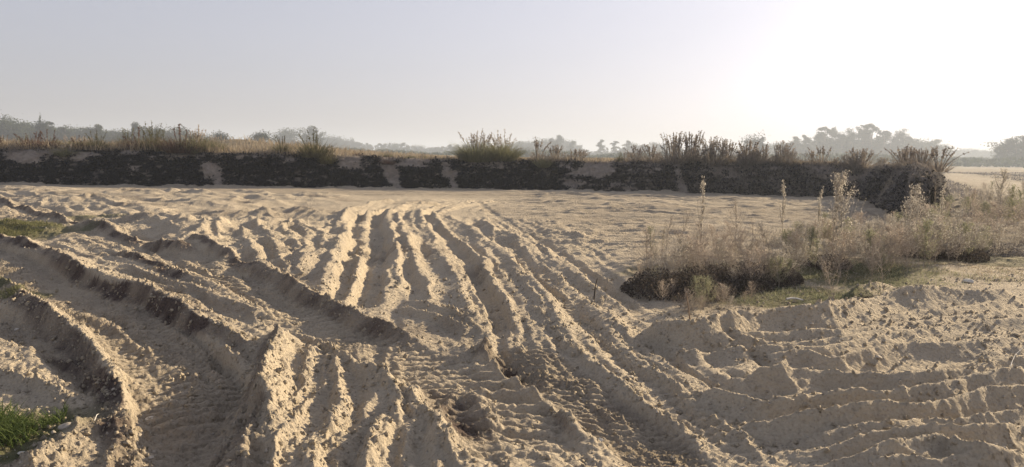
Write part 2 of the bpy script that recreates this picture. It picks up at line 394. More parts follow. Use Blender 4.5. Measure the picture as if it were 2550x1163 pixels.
band([(1220, 500), (1100, 515), (1070, 545), (1120, 610), (1180, 690), (1230, 780), (1260, 850)], 2.2, 0.030, 3.6, 61)
band([(1010, 497), (950, 530), (930, 600), (905, 700), (880, 760)], 1.6, 0.026, 4.0, 62)
band([(1250, 540), (1350, 640), (1450, 740), (1550, 840), (1700, 960), (1850, 1080), (1980, 1180)], 1.5, 0.030, 4.2, 63, 0.35)
band([(1150, 560), (1300, 700), (1400, 850), (1500, 960), (1700, 1120)], 1.1, 0.024, 5.0, 64, 0.4)
band([(600, 560), (640, 610), (680, 660), (740, 700)], 1.9, 0.05, 2.2, 65, 0.5)
band([(-150, 470), (100, 500), (300, 540), (450, 590), (620, 650)], 1.5, 0.05, 2.2, 66, 0.35)
band([(100, 600), (300, 660), (480, 720), (640, 790), (720, 830)], 0.9, 0.040, 4.0, 67, 0.5)
band([(250, 740), (400, 810), (520, 890), (600, 940)], 0.8, 0.040, 4.5, 68, 0.5)
band([(850, 850), (830, 930), (790, 1020), (750, 1120), (720, 1230)], 0.75, 0.040, 5.5, 69, 0.6, 0.4)
band([(1040, 960), (1000, 1040), (980, 1120), (960, 1230)], 0.4, 0.03, 6.0, 70, 0.6, 0.3)
band([(1600, 900), (1800, 905), (2050, 900), (2250, 890), (2650, 850)], 1.6, 0.032, 3.4, 71, 0.45)
band([(1800, 1040), (2000, 1045), (2300, 1030), (2650, 980)], 0.9, 0.034, 5.0, 72, 0.5)
band([(1950, 1140), (2200, 1130), (2650, 1090)], 0.6, 0.030, 6.0, 73, 0.5)
# --- D. track R2, running down from the far left to the middle foreground
rut([(-200, 470), (0, 512), (160, 565), (330, 610), (500, 670), (640, 740), (760, 810), (880, 855), (1030, 900), (1150, 960), (1260, 1050), (1330, 1163)],
    [1.5, 1.5, 1.35, 1.1, 0.95, 0.85, 0.8], 0.05, 0.12, lug=0.055, sp=0.15, sl=0.5, damp_shade=0.15, flat=0.8)
ridge([(-60, 480), (0, 500), (100, 537), (200, 560), (330, 592), (450, 620), (530, 632)], 0.24, 0.35, 0.35, 0.5, 0.6, damp_shade=0.8)
ridge([(450, 600), (530, 625), (620, 655), (700, 692), (790, 738), (860, 772), (960, 808), (1060, 835), (1140, 850)], 0.24, 0.34, 0.3, 0.6, 0.7, damp_shade=0.7)
ridge([(560, 655), (650, 685), (750, 735), (850, 790), (960, 830), (1060, 850)], 0.12, 0.2, 0.2, 0.6, 0.4, damp_shade=0.5)
ridge([(1110, 850), (1180, 840), (1240, 850), (1290, 875), (1330, 925), (1390, 960)], 0.32, 0.34, 0.34, 0.5, 1.0, damp_shade=0.8)
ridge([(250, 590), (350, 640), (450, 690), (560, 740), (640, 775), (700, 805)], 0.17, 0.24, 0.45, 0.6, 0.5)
ridge([(265, 622), (340, 638), (400, 660), (450, 690), (500, 715)], 0.20, 0.34, 0.35, 0.5, 0.9, damp_shade=0.9)
ridge([(300, 660), (400, 700), (500, 740), (600, 775), (720, 800)], 0.15, 0.24, 0.3, 0.5, 0.4, damp_shade=0.4)
# crest with the bright strip between R2 and the near fan
ridge([(690, 800), (740, 815), (820, 850), (900, 900), (960, 930), (1010, 975), (1060, 1035), (1110, 1085), (1170, 1200)], 0.14, 0.22, 0.24, 0.5, 0.5)
# trench, its shade painted as a dark strip, and K3
rut([(1010, 930), (1080, 985), (1140, 1050), (1190, 1120), (1230, 1200)], [0.2, 0.34, 0.36, 0.3, 0.3], 0.0, 0.1, damp_shade=0.9, taper=1.0, flat=0.1)
ridge([(1020, 915), (1080, 920), (1140, 945), (1180, 990), (1225, 1050), (1260, 1110), (1310, 1200)], 0.15, 0.24, 0.28, 1.1, 0.8, damp_shade=0.9)

# --- E. track R1: wide and deep in the left foreground
rut([(-250, 570), (-60, 625), (80, 680), (200, 735), (310, 800), (400, 880), (460, 960), (480, 1060), (470, 1163), (460, 1350)],
    [1.3, 1.25, 1.15, 1.05, 0.98, 0.92, 0.9, 0.9], 0.13, 0.10, lug=0.065, sp=0.12, sl=-0.15, damp_shade=0.25, flat=0.9)
ridge([(-200, 560), (0, 590), (120, 622), (230, 680), (320, 715), (430, 765), (520, 810), (600, 850), (655, 880)], 0.20, 0.34, 0.5, 0.6, 1.0, damp_shade=0.95)
ridge([(400, 830), (480, 850), (560, 880), (640, 905)], 0.10, 0.2, 0.25, 0.4, 0.8)
ridge([(300, 770), (380, 830), (440, 880), (490, 930)], 0.09, 0.18, 0.2, 0.4, 0.9)
ridge([(420, 790), (490, 860), (540, 930), (560, 960)], 0.09, 0.18, 0.2, 0.4, 0.9)
# K1 big crest, bright on its right
ridge([(720, 800), (690, 830), (662, 880), (655, 940), (640, 1010), (615, 1090), (590, 1200)], 0.32, 0.36, 0.42, 0.3, 0.8, damp_shade=0.6)
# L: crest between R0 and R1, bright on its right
ridge([(-150, 640), (0, 690), (80, 740), (160, 800), (215, 850), (260, 920), (300, 1000), (320, 1080), (330, 1200)], 0.22, 0.32, 0.24, 0.5, 0.8, damp_shade=0.9)
rut([(-200, 730), (0, 800), (120, 850), (200, 930), (240, 1000)], [0.8, 0.7, 0.6, 0.4, 0.3], 0.12, 0.15, damp_shade=0.3)
ridge([(40, 850), (130, 862), (200, 890), (250, 950), (290, 1000)], 0.12, 0.18, 0.14, 0.3, 1.0, damp_shade=0.9)
ridge([(-150, 880), (0, 925), (80, 955), (160, 985), (240, 1005)], 0.12, 0.2, 0.2, 0.4, 0.9)
# near mound at the left corner
ridge([(330, 1000), (270, 1020), (190, 1070), (100, 1140), (0, 1220)], 0.20, 0.5, 0.45, 0.3, 0.9)
ridge([(300, 1020), (320, 1090), (330, 1163), (335, 1250)], 0.15, 0.4, 0.2, 0.3, 0.8)

# --- F. near fan of furrows
ridge([(800, 835), (770, 890), (745, 945), (715, 1010), (700, 1080), (690, 1200)], 0.14, 0.15, 0.26, 0.25, 0.6)
ridge([(860, 870), (842, 930), (838, 990), (815, 1060), (790, 1120), (760, 1230)], 0.14, 0.17, 0.28, 0.25, 0.6)
ridge([(950, 1000), (935, 1060), (920, 1110), (905, 1220)], 0.11, 0.14, 0.18, 0.25, 0.6)
ridge([(930, 915), (985, 970), (975, 1010), (990, 1060)], 0.16, 0.16, 0.2, 0.2, 0.8)
ridge([(1020, 1070), (1060, 1075), (1110, 1100), (1150, 1163)], 0.12, 0.15, 0.15, 0.2, 0.8)
ridge([(735, 915), (790, 905), (850, 912)], 0.04, 0.06, 0.08, 0.1, 0.6)

# --- G. lugged tyre track T and its neighbour
rut([(1270, 850), (1330, 905), (1440, 985), (1540, 1050), (1650, 1130), (1760, 1230)], [0.55, 0.7, 0.62, 0.6, 0.55], 0.05, 0.06, lug=0.045, sp=0.095, sl=0.75, damp_shade=0.35, flat=1.0)
ridge([(1330, 890), (1400, 945), (1500, 1005), (1600, 1045), (1680, 1090)], 0.07, 0.1, 0.25, 0.3, 0.7)
ridge([(1320, 980), (1380, 1020), (1440, 1070), (1480, 1100)], 0.07, 0.12, 0.12, 0.3, 1.0, damp_shade=0.5)
rut([(1250, 600), (1330, 690), (1400, 765), (1480, 830), (1530, 880), (1640, 955), (1760, 1045), (1900, 1163)], [0.4, 0.32, 0.26, 0.22, 0.24], 0.035, 0.07, lug=0.042, sp=0.15, sl=0.3, flat=1.0)
ridge([(1440, 790), (1520, 855), (1600, 915), (1700, 975), (1800, 1045), (1900, 1115), (1990, 1200)], 0.09, 0.08, 0.22, 0.4, 0.5)
ridge([(1300, 750), (1380, 830), (1440, 880), (1540, 950), (1620, 1010), (1700, 1060), (1850, 1163)], 0.08, 0.12, 0.2, 0.4, 0.5)
ridge([(1290, 850), (1330, 900), (1380, 935)], 0.05, 0.1, 0.15, 0.2, 0.5)
rut([(1180, 500), (1400, 640), (1500, 720), (1620, 800), (1700, 830)], 0.35, 0.04, 0.12)

# --- H. washboard in front of the lugged track
wb = smooth(-0.38, -0.2, X) * smooth(0.42, 0.25, X) * smooth(7.0, 6.2, Y)
Z += wb * 0.03 * np.sin(Y * 30 + 2.5 * fbm(X, Y, 1.2, 2, 71) + X * 3) * smooth(0.2, -0.3, fbm(X, Y, 0.9, 2, 72))
Z += wb * 0.035 * ridged(X * 0.6, Y, 3.0, 2, 73)

# --- I. right foreground: low berms sweeping across
BER = [
 ([(1560, 832), (1700, 825), (1800, 842), (1940, 838), (2100, 832), (2180, 820), (2260, 792), (2400, 772), (2600, 740)], .07),
 ([(1580, 852), (1780, 850), (1930, 858), (2100, 850), (2200, 832), (2350, 802), (2600, 765)], .06),
 ([(1600, 885), (1750, 872), (2030, 875), (2150, 852), (2280, 832), (2400, 815), (2650, 790)], .07),
 ([(1900, 905), (2000, 880), (2100, 895), (2250, 862), (2400, 862), (2650, 820)], .07),
 ([(1760, 922), (1900, 925), (2050, 920), (2150, 932), (2220, 942), (2330, 945), (2450, 925), (2650, 888)], .12),
 ([(1700, 930), (1800, 965), (1850, 980), (1910, 993), (2100, 988), (2250, 975), (2400, 960), (2650, 918)], .13),
 ([(1780, 1005), (1850, 1030), (2000, 1035), (2150, 1028), (2300, 1015), (2420, 990), (2650, 950)], .12),
 ([(1950, 1085), (2000, 1072), (2090, 1065), (2170, 1068), (2300, 1058), (2450, 1050), (2650, 1010)], .10),
 ([(1900, 1085), (1980, 1097), (2080, 1105), (2200, 1090), (2330, 1085), (2450, 1078), (2650, 1045)], .10),
 ([(1950, 1100), (2080, 1130), (2180, 1125), (2300, 1100), (2360, 1100), (2450, 1130), (2650, 1110)], .12),
 ([(2050, 1200), (2150, 1160), (2250, 1150), (2400, 1145), (2650, 1100)], .09),
 ([(1560, 905), (1650, 890), (1720, 905)], .05), ([(1650, 965), (1720, 950), (1800, 960)], .05),
 ([(1850, 945), (1950, 945), (2050, 955)], .05),
]
for q, h in BER:
    ridge(q, h * 2.5, 0.42, 0.24 + h * 0.7, 0.4, 0.12, var=0.16)
# the high berm round the weeds
ridge([(1600, 770), (1640, 795), (1700, 812), (1760, 812), (1850, 795), (1950, 785), (2060, 778), (2150, 755), (2280, 735), (2420, 728), (2600, 720)], 0.46, 0.35, 0.5, 0.6, 0.4, damp_shade=0.15)
ridge([(2090, 745), (2150, 722), (2220, 712), (2290, 722)], 0.26, 0.4, 0.4, 0.5, 1.0, damp_shade=0.4)
rut([(1725, 805), (1790, 835), (1860, 842)], 0.26, 0.07, 0.1, damp_shade=0.95, taper=0.3)
ridge([(2060, 790), (2160, 760), (2300, 742)], 0.2, 0.2, 0.3, 0.4, 0.6, damp_shade=0.4)
rut([(2190, 912), (2260, 918), (2330, 925)], 0.28, 0.06, 0.12, damp_shade=0.4)

band([(-300, 468), (200, 476), (800, 480), (1300, 486), (1800, 500), (2050, 512)], 3.6, 0.05, 1.6, 74, 0.12)
band([(1350, 510), (1600, 515), (1900, 530)], 3.5, 0.05, 2.0, 75, 0.15)
# the last wheels to pass: tread over everything
rut([(-100, 495), (0, 530), (200, 600), (400, 658), (560, 715), (700, 775), (860, 845), (960, 885)], [.8, .75, .7, .6, .55], 0.0, 0.08, lug=0.05, sp=0.15, sl=0.4, flat=0.6, damp_shade=0.12)
rut([(-60, 640), (80, 700), (200, 765), (300, 835), (380, 910), (430, 990), (430, 1080), (415, 1200)], [.8, .75, .7, .6, .55], 0.0, 0.08, lug=0.055, sp=0.12, sl=-0.1, flat=0.7, damp_shade=0.12)
rut([(1290, 870), (1350, 915), (1440, 985), (1540, 1050), (1650, 1130), (1760, 1230)], [0.45, 0.55, 0.5, 0.48], 0.02, 0.06, lug=0.045, sp=0.10, sl=0.75, flat=1.0)
Z += RID
# --- finer relief everywhere in the sand
inpit = 1.0
inside = behind(X, Y)                                     # positive behind the foot line
pit = smooth(0.6, 0.0, inside)
weedz = smooth(0, 1, 0.5 + 0.7 * fbm(X, Y, 1.1, 3, 81))
quiet = 1 - 0.7 * smooth(0.6, 1.6, X - 0.1 * Y)
Z += pit * (0.014 * quiet * fbm(X, Y, 3.2, 3, 91) + 0.010 * fbm(X, Y, 11.0, 3, 92) * near + 0.0055 * fbm(X, Y, 38.0, 2, 93) * smooth(14, 8, Y))
Z += pit * ROUGH * (1 - 0.55 * smooth(6, 10, Y)) * (0.022 * ridged(X, Y, 9.0, 3, 94) + 0.012 * fbm(X, Y, 30.0, 2, 95)) * (0.6 + 0.4 * near)
cl = fbm(X, Y, 17.0, 2, 96)
Z += pit * near * quiet * 0.030 * smooth(0.38, 0.7, cl) * smooth(-0.2, 0.4, fbm(X, Y, 0.9, 2, 97) + ROUGH)
Z += pit * near * quiet * 0.014 * smooth(9, 6, Y) * smooth(0.2, 0.6, fbm(X, Y, 34.0, 2, 99)) * (0.45 + ROUGH)
# diagonal scrapes
Z += pit * smooth(9, 5.5, Y) * (0.4 + 0.6 * quiet) * 0.012 * fbm(X * 2.6 + Y * 1.4, Y * 0.8 - X * 0.4, 9.0, 2, 98)

# --- weeds' patch is slightly raised, the right flat ground
wp = np.exp(-((X - 5.6) / 3.6) ** 2 - ((Y - 12.4) / 2.2) ** 2)
Z += 0.12 * wp
# --- plateau behind the bank, right field beyond the path
pz = plateau_z(X, Y)
up = smooth(0.5, 1.3, inside)
Z += smooth(-1.5, -0.1, inside) * smooth(0.5, 0.2, inside) * 0.14 * np.clip(0.2 + fbm(X, Y, 0.9, 3, 157) + 0.5 * fbm(X, Y, 4.0, 2, 158), 0, 1)
Z = np.where(inside > 0.3, Z * 0.3 * (1 - up) + (pz - 0.06) * up, Z)
rf = smooth(0, -3, inside) * smooth(60, 90, Y)
Z += rf * 0.25 * fbm(X, Y, 0.05, 2, 99)
far = smooth(150, 600, Y)
Z = Z * (1 - far) + 0.5 * far

fieldm = smooth(0.9, 1.6, inside)
# right-hand side beyond the weeds: dry turf except a pale path
PATH = Line([(9.5, 18.5), (20, 31), (27, 40), (36, 52), (60, 88), (80, 120)], world=True, step=2.0)
PATH2 = Line([P(2900, 560), P(2700, 520), P(2550, 474), P(2460, 452), P(2400, 441), P(2340, 433)], world=True, step=2.0)
d2, _ = PATH2.dist(X, Y)
onpath = 0.8 * smooth(1.3, 0.7, np.abs(d2) / (1 + 0.02 * Y)) * (Y > 20)
rgt = smooth(0.0, 1.2, (X - (7.2 + 0.30 * (Y - 9)))) * smooth(8.6, 9.6, Y + 0.12 * X) + 0
rgtm = np.clip(rgt, 0, 1) * (1 - up) * (1 - onpath) * np.where(Y > 60, 1, 1)
leftout = smooth(44, 60, Y) * (1 - onpath)
R_ = np.clip(np.maximum(np.maximum(fieldm, rgtm * 0.9), leftout), 0, 1)
G_ = np.zeros_like(X)
def blot(px, py, rx, ry, k=1.0):
    c = P(px, py); q = np.exp(-(((X - c[0]) / rx) ** 2 + ((Y - c[1]) / ry) ** 2))
    return k * smooth(0.35, 0.7, q + 0.25 * fbm(X, Y, 2.5, 3, 55))
for a in [(1930, 740, 1.5, 0.9), (2080, 690, 1.6, 1.4), (1750, 690, 1.3, 1.2, .8), (2300, 640, 2.2, 2.0, .7), (60, 585, 1.6, 1.0, .8), (30, 720, .6, .4, .8), (0, 1090, .6, .6, .9), (240, 555, .9, .6, .6)]:
    G_ = np.maximum(G_, blot(*a))
G_ = np.clip(G_, 0, 1)
R_ = R_ * (0.75 + 0.25 * np.clip(fbm(X, Y, 0.3, 2, 44) * 2, -1, 1))

V = np.stack([X, Y, Z], 1)
ii = np.arange(nr * nc).reshape(nr, nc)
F = np.stack([ii[:-1, :-1].ravel(), ii[:-1, 1:].ravel(), ii[1:, 1:].ravel(), ii[1:, :-1].ravel()], 1)
ground = mesh_np('ground', V, F, M_SAND, smooth_=True)
tag(ground, 'dry sandy pit floor churned by crossing wheel tracks and low berms', kind='structure')
DAMP_SHADE = np.maximum(DAMP_SHADE, (0.26 + 0.25 * np.clip(fbm(X * 0.4, Y, 0.5, 3, 160), -0.5, 1)) * smooth(13, 19, Y) * smooth(-1.5, 2.5, X))
DAMP_SHADE = np.maximum(DAMP_SHADE, 0.30 * smooth(30.5, 32.5, Y))  # bank's shadow painted as a darker strip of floor
DAMP_SHADE = np.maximum(DAMP_SHADE, 0.42 * smooth(0.0, 0.5, fbm(X, Y, 0.55, 4, 159)) * smooth(1.5, -1.5, X) * (Y < 30))
ca = ground.data.color_attributes.new('mask', 'FLOAT_COLOR', 'POINT')
ca.data.foreach_set('color', np.stack([R_, G_, np.clip(DAMP_SHADE * (0.5 + 0.7 * np.clip(0.5 + fbm(X, Y, 4, 3, 33), 0, 1)), 0, 1), np.ones_like(X)], 1).astype(np.float32).ravel())

# ground height lookup in the fan grid
Zg = Z.reshape(nr, nc)
def gz(x, y):
    x = np.asarray(x, float); y = np.asarray(y, float)
    r = np.interp(y, rows, np.arange(nr)); c = np.interp(x / (np.maximum(y, 2.1) + 2.0), cols, np.arange(nc))
    r0 = np.clip(r.astype(int), 0, nr - 2); c0 = np.clip(c.astype(int), 0, nc - 2); fr = r - r0; fc = c - c0
    return (Zg[r0, c0] * (1 - fr) * (1 - fc) + Zg[r0, c0 + 1] * (1 - fr) * fc + Zg[r0 + 1, c0] * fr * (1 - fc) + Zg[r0 + 1, c0 + 1] * fr * fc)

# ------------------------------------------------------------------ the bank's face
i0 = np.searchsorted(FOOT.p[:, 0], -40) if False else 0
fs = np.arange(FOOT.L * 0 + 100, FOOT.L - 60, 0.06)
fx = np.interp(fs, FOOT.s, FOOT.p[:, 0]); fy = np.interp(fs, FOOT.s, FOOT.p[:, 1])
tx = np.gradient(fx); ty = np.gradient(fy); k = np.hypot(tx, ty)
ker = np.ones(25) / 25
tx = np.convolve(np.pad(tx / k, 12, 'edge'), ker, 'valid'); ty = np.convolve(np.pad(ty / k, 12, 'edge'), ker, 'valid')
k = np.hypot(tx, ty); nxi, nyi = -ty / k, tx / k           # inward normal (left of the direction)
pr = [(-0.35, -0.15), (0.0, -0.02), (0.12, 0.14), (0.24, 0.42), (0.34, 0.70), (0.46, 0.98), (0.60, 1.20), (0.80, 1.40), (1.05, 1.50), (1.35, 1.56), (1.8, 1.56), (2.4, 1.48), (3.2, 1.30)]
tt = np.linspace(0, len(pr) - 1, 64); po = np.interp(tt, range(len(pr)), [a for a, b in pr]); pzv = np.interp(tt, range(len(pr)), [b for a, b in pr])
S, T = np.meshgrid(fs, np.arange(64), indexing='ij')
off = po[T]; hh = pzv[T] / 1.54
gul = fbm(S, S * 0, 0.55, 3, 101) * 0.30 + 0.13 * fbm(S, T * 0.12, 1.3, 4, 102) + 0.07 * ridged(S, T * 0.14, 2.6, 3, 103)
wgt = smooth(0, 0.25, hh) * smooth(2.9, 1.9, off)
off2 = off + gul * (0.35 + 0.65 * wgt)
BX = fx[:, None] + nxi[:, None] * off2; BY = fy[:, None] + nyi[:, None] * off2
crest = plateau_z(BX.astype(np.float32), BY.astype(np.float32))
BZ = hh * crest + 0.05 * fbm(S, T * 0.3, 1.6, 3, 104) * wgt - 0.18 * smooth(2.0, 3.2, off)
BZ = np.where(off < 0.01, -0.12 + 0 * BZ, BZ)
bb = behind(BX.astype(np.float32), BY.astype(np.float32))
lim = np.interp(bb, [a for a, b in pr], [b / 1.54 for a, b in pr]) * crest
lost = bb < off - 0.55
BZ = np.where(lost, np.minimum(BZ, lim - 0.05), BZ); BZ = np.where(bb < -0.45, -0.4, BZ)
nb = len(fs); bi = np.arange(nb * 64).reshape(nb, 64)
BF = np.stack([bi[:-1, :-1].ravel(), bi[1:, :-1].ravel(), bi[1:, 1:].ravel(), bi[:-1, 1:].ravel()], 1)
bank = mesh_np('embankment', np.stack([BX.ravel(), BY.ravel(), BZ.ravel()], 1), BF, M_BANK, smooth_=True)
tag(bank, 'steep dark earth bank across the far side of the pit', kind='structure')
# bare sandy patches in the dark cover, by where they are along the bank
pxs = 1275 + FPX * fx / np.maximum(fy, 1) 
def bare(c, w, lo=0.0, hi=1.1, k=1.0):
    return k * np.exp(-((pxs[:, None] - c + (hh - 0.5) * 25) / w) ** 2) * smooth(lo - .1, lo + .05, hh) * smooth(hi + .1, hi - .05, hh)
bar = 0.5 * smooth(0.72, 0.98, hh + 0.25 * fbm(S, T * 0.1, 0.7, 3, 106))
for a in [(975, 20), (520, 22, 0.0, .7), (1115, 18, .4, 1.1), (1120, 8, 0, .5), (1690, 12), (60, 60, .6, 1.0, .9), (160, 70, .65, 1.0, .8), (340, 30, .3, .6, .6), (1480, 60, .55, 1.1, .9), (1560, 60, .1, .4, .6), (1620, 60, .6, 1.0, .7), (880, 40, .6, 1.), (1410, 30, .1, .35, .7), (1800, 60, .6, 1., .7), (2080, 90, .6, 1.0, .8), (215, 40, .05, .15, .5), (1040, 60, .75, 1.1)]:
    bar = np.maximum(bar, bare(*a))
vx = fbm(S, T * 0.09, 1.0, 4, 107) + 1.1 * fbm(S, T * 0.12, 3.5, 4, 108, 0.7); bar = np.clip(smooth(0.38, 0.62, bar + 0.55 * vx), 0, 1)
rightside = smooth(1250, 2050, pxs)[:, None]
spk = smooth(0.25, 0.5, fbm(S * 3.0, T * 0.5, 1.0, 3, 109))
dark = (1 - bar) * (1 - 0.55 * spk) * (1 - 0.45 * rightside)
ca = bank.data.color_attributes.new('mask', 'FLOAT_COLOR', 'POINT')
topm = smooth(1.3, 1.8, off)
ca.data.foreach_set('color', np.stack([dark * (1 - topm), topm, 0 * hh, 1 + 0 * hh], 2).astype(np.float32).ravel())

# ------------------------------------------------------------------ blade and leaf builders
def blades(root, az, lean, h, w, bend, seg=3):
    """tapering strips; all arguments arrays of length n"""
    n = len(az); dx, dy = np.cos(az), np.sin(az); wa = az + math.pi / 2 + rng.uniform(-0.9, 0.9, n)
    wx, wy = np.cos(wa), np.sin(wa); vs = []
    for k_ in range(seg + 1):
        t = k_ / seg; ang = lean + bend * t * t
        r = np.sin(ang) * h * t; z = np.cos(ang * 0.9) * h * t
        ww = w * (1 - t) ** 0.7 * 0.5 + w * 0.06
        c = np.stack([root[:, 0] + dx * r, root[:, 1] + dy * r, root[:, 2] + z], 1)
        o = np.stack([wx * ww, wy * ww, 0 * ww], 1); vs += [c - o, c + o]
    V_ = np.stack(vs, 1).reshape(-1, 3); b = np.arange(n)[:, None] * (2 * (seg + 1))
    F_ = np.concatenate([b + np.array([[2 * i, 2 * i + 1, 2 * i + 3, 2 * i + 2]]) for i in range(seg)])
    return V_, F_
def leaves(c, size, elong=1.6, flat=0.0):
    n = len(c); a = rng.normal(size=(n, 3)); a[:, 2] *= (1 - flat); a /= np.linalg.norm(a, axis=1)[:, None] + 1e-9
    b = rng.normal(size=(n, 3)); b -= (b * a).sum(1)[:, None] * a; b /= np.linalg.norm(b, axis=1)[:, None] + 1e-9
    s = (size * rng.uniform(0.6, 1.3, n))[:, None]
    a = a * s * elong * 0.5; b = b * s * 0.5
    V_ = np.stack([c - a, c - a * 0.1 + b, c + a, c - a * 0.1 - b], 1).reshape(-1, 3)
    return V_, (np.arange(n)[:, None] * 4 + np.arange(4)[None, :])
def tubes(paths, radii, sides=4):
    """list of (k,3) paths with a radius list each"""
    vs = []; fs_ = []; base = 0
    for p, r in zip(paths, radii):
        p = np.asarray(p, float); r = np.asarray(r, float); d = np.gradient(p, axis=0); d /= np.linalg.norm(d, axis=1)[:, None] + 1e-9
        ref = np.tile([0.31, 0.95, 0.05], (len(p), 1)); u = np.cross(d, ref); u /= np.linalg.norm(u, axis=1)[:, None] + 1e-9; v = np.cross(d, u)
        for k_ in range(sides):
            a = 2 * math.pi * k_ / sides
            vs.append(p + (u * math.cos(a) + v * math.sin(a)) * r[:, None])
        m = len(p)
        for k_ in range(sides):
            k2 = (k_ + 1) % sides; i = np.arange(m - 1)
            fs_.append(np.stack([base + k_ * m + i, base + k2 * m + i, base + k2 * m + i + 1, base + k_ * m + i + 1], 1))
        base += m * sides
    return np.vstack(vs), np.vstack(fs_)
def join(parts):
    V_ = []; F_ = []; b = 0
    for v, f in parts: V_.append(v); F_.append(f + b); b += len(v)
    return np.vstack(V_), np.vstack(F_)

# ------------------------------------------------------------------ cover on the bank's face (stuff)
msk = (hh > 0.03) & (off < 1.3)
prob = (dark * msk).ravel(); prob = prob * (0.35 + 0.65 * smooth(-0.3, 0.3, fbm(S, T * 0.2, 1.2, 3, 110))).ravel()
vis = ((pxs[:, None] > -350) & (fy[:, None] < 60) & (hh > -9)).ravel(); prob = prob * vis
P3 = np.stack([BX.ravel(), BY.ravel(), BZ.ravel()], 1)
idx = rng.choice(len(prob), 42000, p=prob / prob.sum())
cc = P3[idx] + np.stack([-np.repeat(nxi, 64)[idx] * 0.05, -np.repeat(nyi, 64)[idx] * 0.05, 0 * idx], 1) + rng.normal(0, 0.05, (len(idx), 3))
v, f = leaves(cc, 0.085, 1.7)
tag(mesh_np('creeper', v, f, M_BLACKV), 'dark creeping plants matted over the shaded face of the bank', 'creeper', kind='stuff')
prob2 = ((0.15 + 0.85 * np.repeat(smooth(1500, 1950, pxs), 64)) * (hh.ravel() > 0.1) * (off.ravel() < 1.6) * vis) * np.repeat(0.02 + smooth(1100, 1800, pxs), 64) + 0.35 * (hh.ravel() > 0.86) * (off.ravel() < 1.7) * vis
idx = rng.choice(len(prob2), 36000, p=prob2 / prob2.sum()); n = len(idx)
out_az = np.arctan2(-np.repeat(nyi, 64)[idx], -np.repeat(nxi, 64)[idx]) + rng.normal(0, 0.7, n)
v, f = blades(P3[idx], out_az, rng.uniform(0.3, 1.0, n), rng.uniform(0.15, 0.42, n), np.full(n, 0.016), rng.uniform(0.4, 1.3, n))
tag(mesh_np('bank_grass', v, f, M_GREYV), 'grey shaggy grass hanging over the crest and the right half of the bank', 'grass', kind='stuff')

# ------------------------------------------------------------------ dry grass on the plateau (stuff)
n = 90000
q = rng.random(n)
dp = 0.9 + 45 * q ** 2.2
ss = rng.uniform(FOOT.s[0] + 105, FOOT.L - 70, n)
bxx = np.interp(ss, FOOT.s, FOOT.p[:, 0]); byy = np.interp(ss, FOOT.s, FOOT.p[:, 1])
gx = bxx + np.interp(ss, fs, nxi) * dp; gy = byy + np.interp(ss, fs, nyi) * dp
dgr = fbm(gx.astype(np.float32), gy.astype(np.float32), 0.35, 3, 120)
keep = (behind(gx, gy) > 0.9) & (dgr > -0.25 + 0.2 * rng.normal(size=n)) & (np.abs(gx / np.maximum(gy, 1)) < 0.95)
gx, gy = gx[keep], gy[keep]; n = len(gx)
leftb = smooth(-2, -12, gx); hgt = rng.uniform(0.08, 0.26, n) * (1 + 0.9 * leftb) * (1 + 0.5 * smooth(0.1, 0.5, dgr[keep]))
zz = np.maximum(gz(gx, gy), 0) ; zz = np.where(np.minimum(dp[keep], 9) < 3, plateau_z(gx, gy) - 0.02, zz)
v, f = blades(np.stack([gx, gy, zz], 1), rng.uniform(0, 6.28, n), rng.uniform(0.05, 0.5, n), hgt, 0.012 + 0.0006 * gy, rng.uniform(0, 0.9, n), 2)
tag(mesh_np('dry_grass', v, f, M_DRY), 'dry straw coloured grass covering the ground above the bank', 'grass', kind='stuff')

n = 30000; Yr = 24 + 120 * rng.random(n) ** 1.7; Xr = Yr * rng.uniform(0.5, 0.86, n)
kp = (behind(Xr, Yr) < -0.5) & (np.abs(PATH2.dist(Xr, Yr)[0]) > 1.4 * (1 + 0.02 * Yr)) & (fbm(Xr.astype(np.float32), Yr.astype(np.float32), 0.25, 3, 121) > -0.3 + 0.2 * rng.normal(size=n))
Xr, Yr = Xr[kp], Yr[kp]; n = len(Xr)
v, f = blades(np.stack([Xr, Yr, gz(Xr, Yr) - 0.01], 1), rng.uniform(0, 6.28, n), rng.uniform(0.05, 0.6, n), rng.uniform(0.08, 0.35, n), 0.010 + 0.0007 * Yr, rng.uniform(0, 0.9, n), 2)
tag(mesh_np('field_grass', v, f, M_GREYV), 'grey rough grass on the open field either side of the pale path', 'grass', kind='stuff')
# green grass patches
def grass_patch(name, px, py, rx, ry, n, hmin, hmax, m, label, w=0.007, lean=(0.1, 0.7), wind=None):
    c = P(px, py); a = rng.uniform(0, 6.283, n); r = np.sqrt(rng.random(n))
    x = c[0] + np.cos(a) * r * rx; y = c[1] + np.sin(a) * r * ry
    k_ = (fbm(x.astype(np.float32), y.astype(np.float32), 2.2, 3, 130) > -0.25 + 1.1 * (r - 0.5) + 0.12 * rng.normal(size=len(r))) ; x, y, r = x[k_], y[k_], r[k_]; n = len(x)
    az = rng.uniform(0, 6.283, n) if wind is None else rng.normal(wind, 0.7, n)
    v, f = blades(np.stack([x, y, gz(x, y) - 0.01], 1), az, rng.uniform(*lean, n), rng.uniform(hmin, hmax, n) * (1.15 - 0.5 * r), w * rng.uniform(0.7, 1.3, n), rng.uniform(0.1, 1.0, n))
    tag(mesh_np(name, v, f, m), label, 'grass', kind='stuff')
grass_patch('green_grass', -60, 582, 1.75, 1.0, 14000, 0.05, 0.13, M_GREEN, 'bright green grass patch at the left edge between two tracks', 0.008)
grass_patch('green_grass', 240, 556, 1.1, 0.30, 1300, 0.02, 0.05, M_DUSTYG, 'thin green grass strip on the berm beyond the upper track', 0.008)
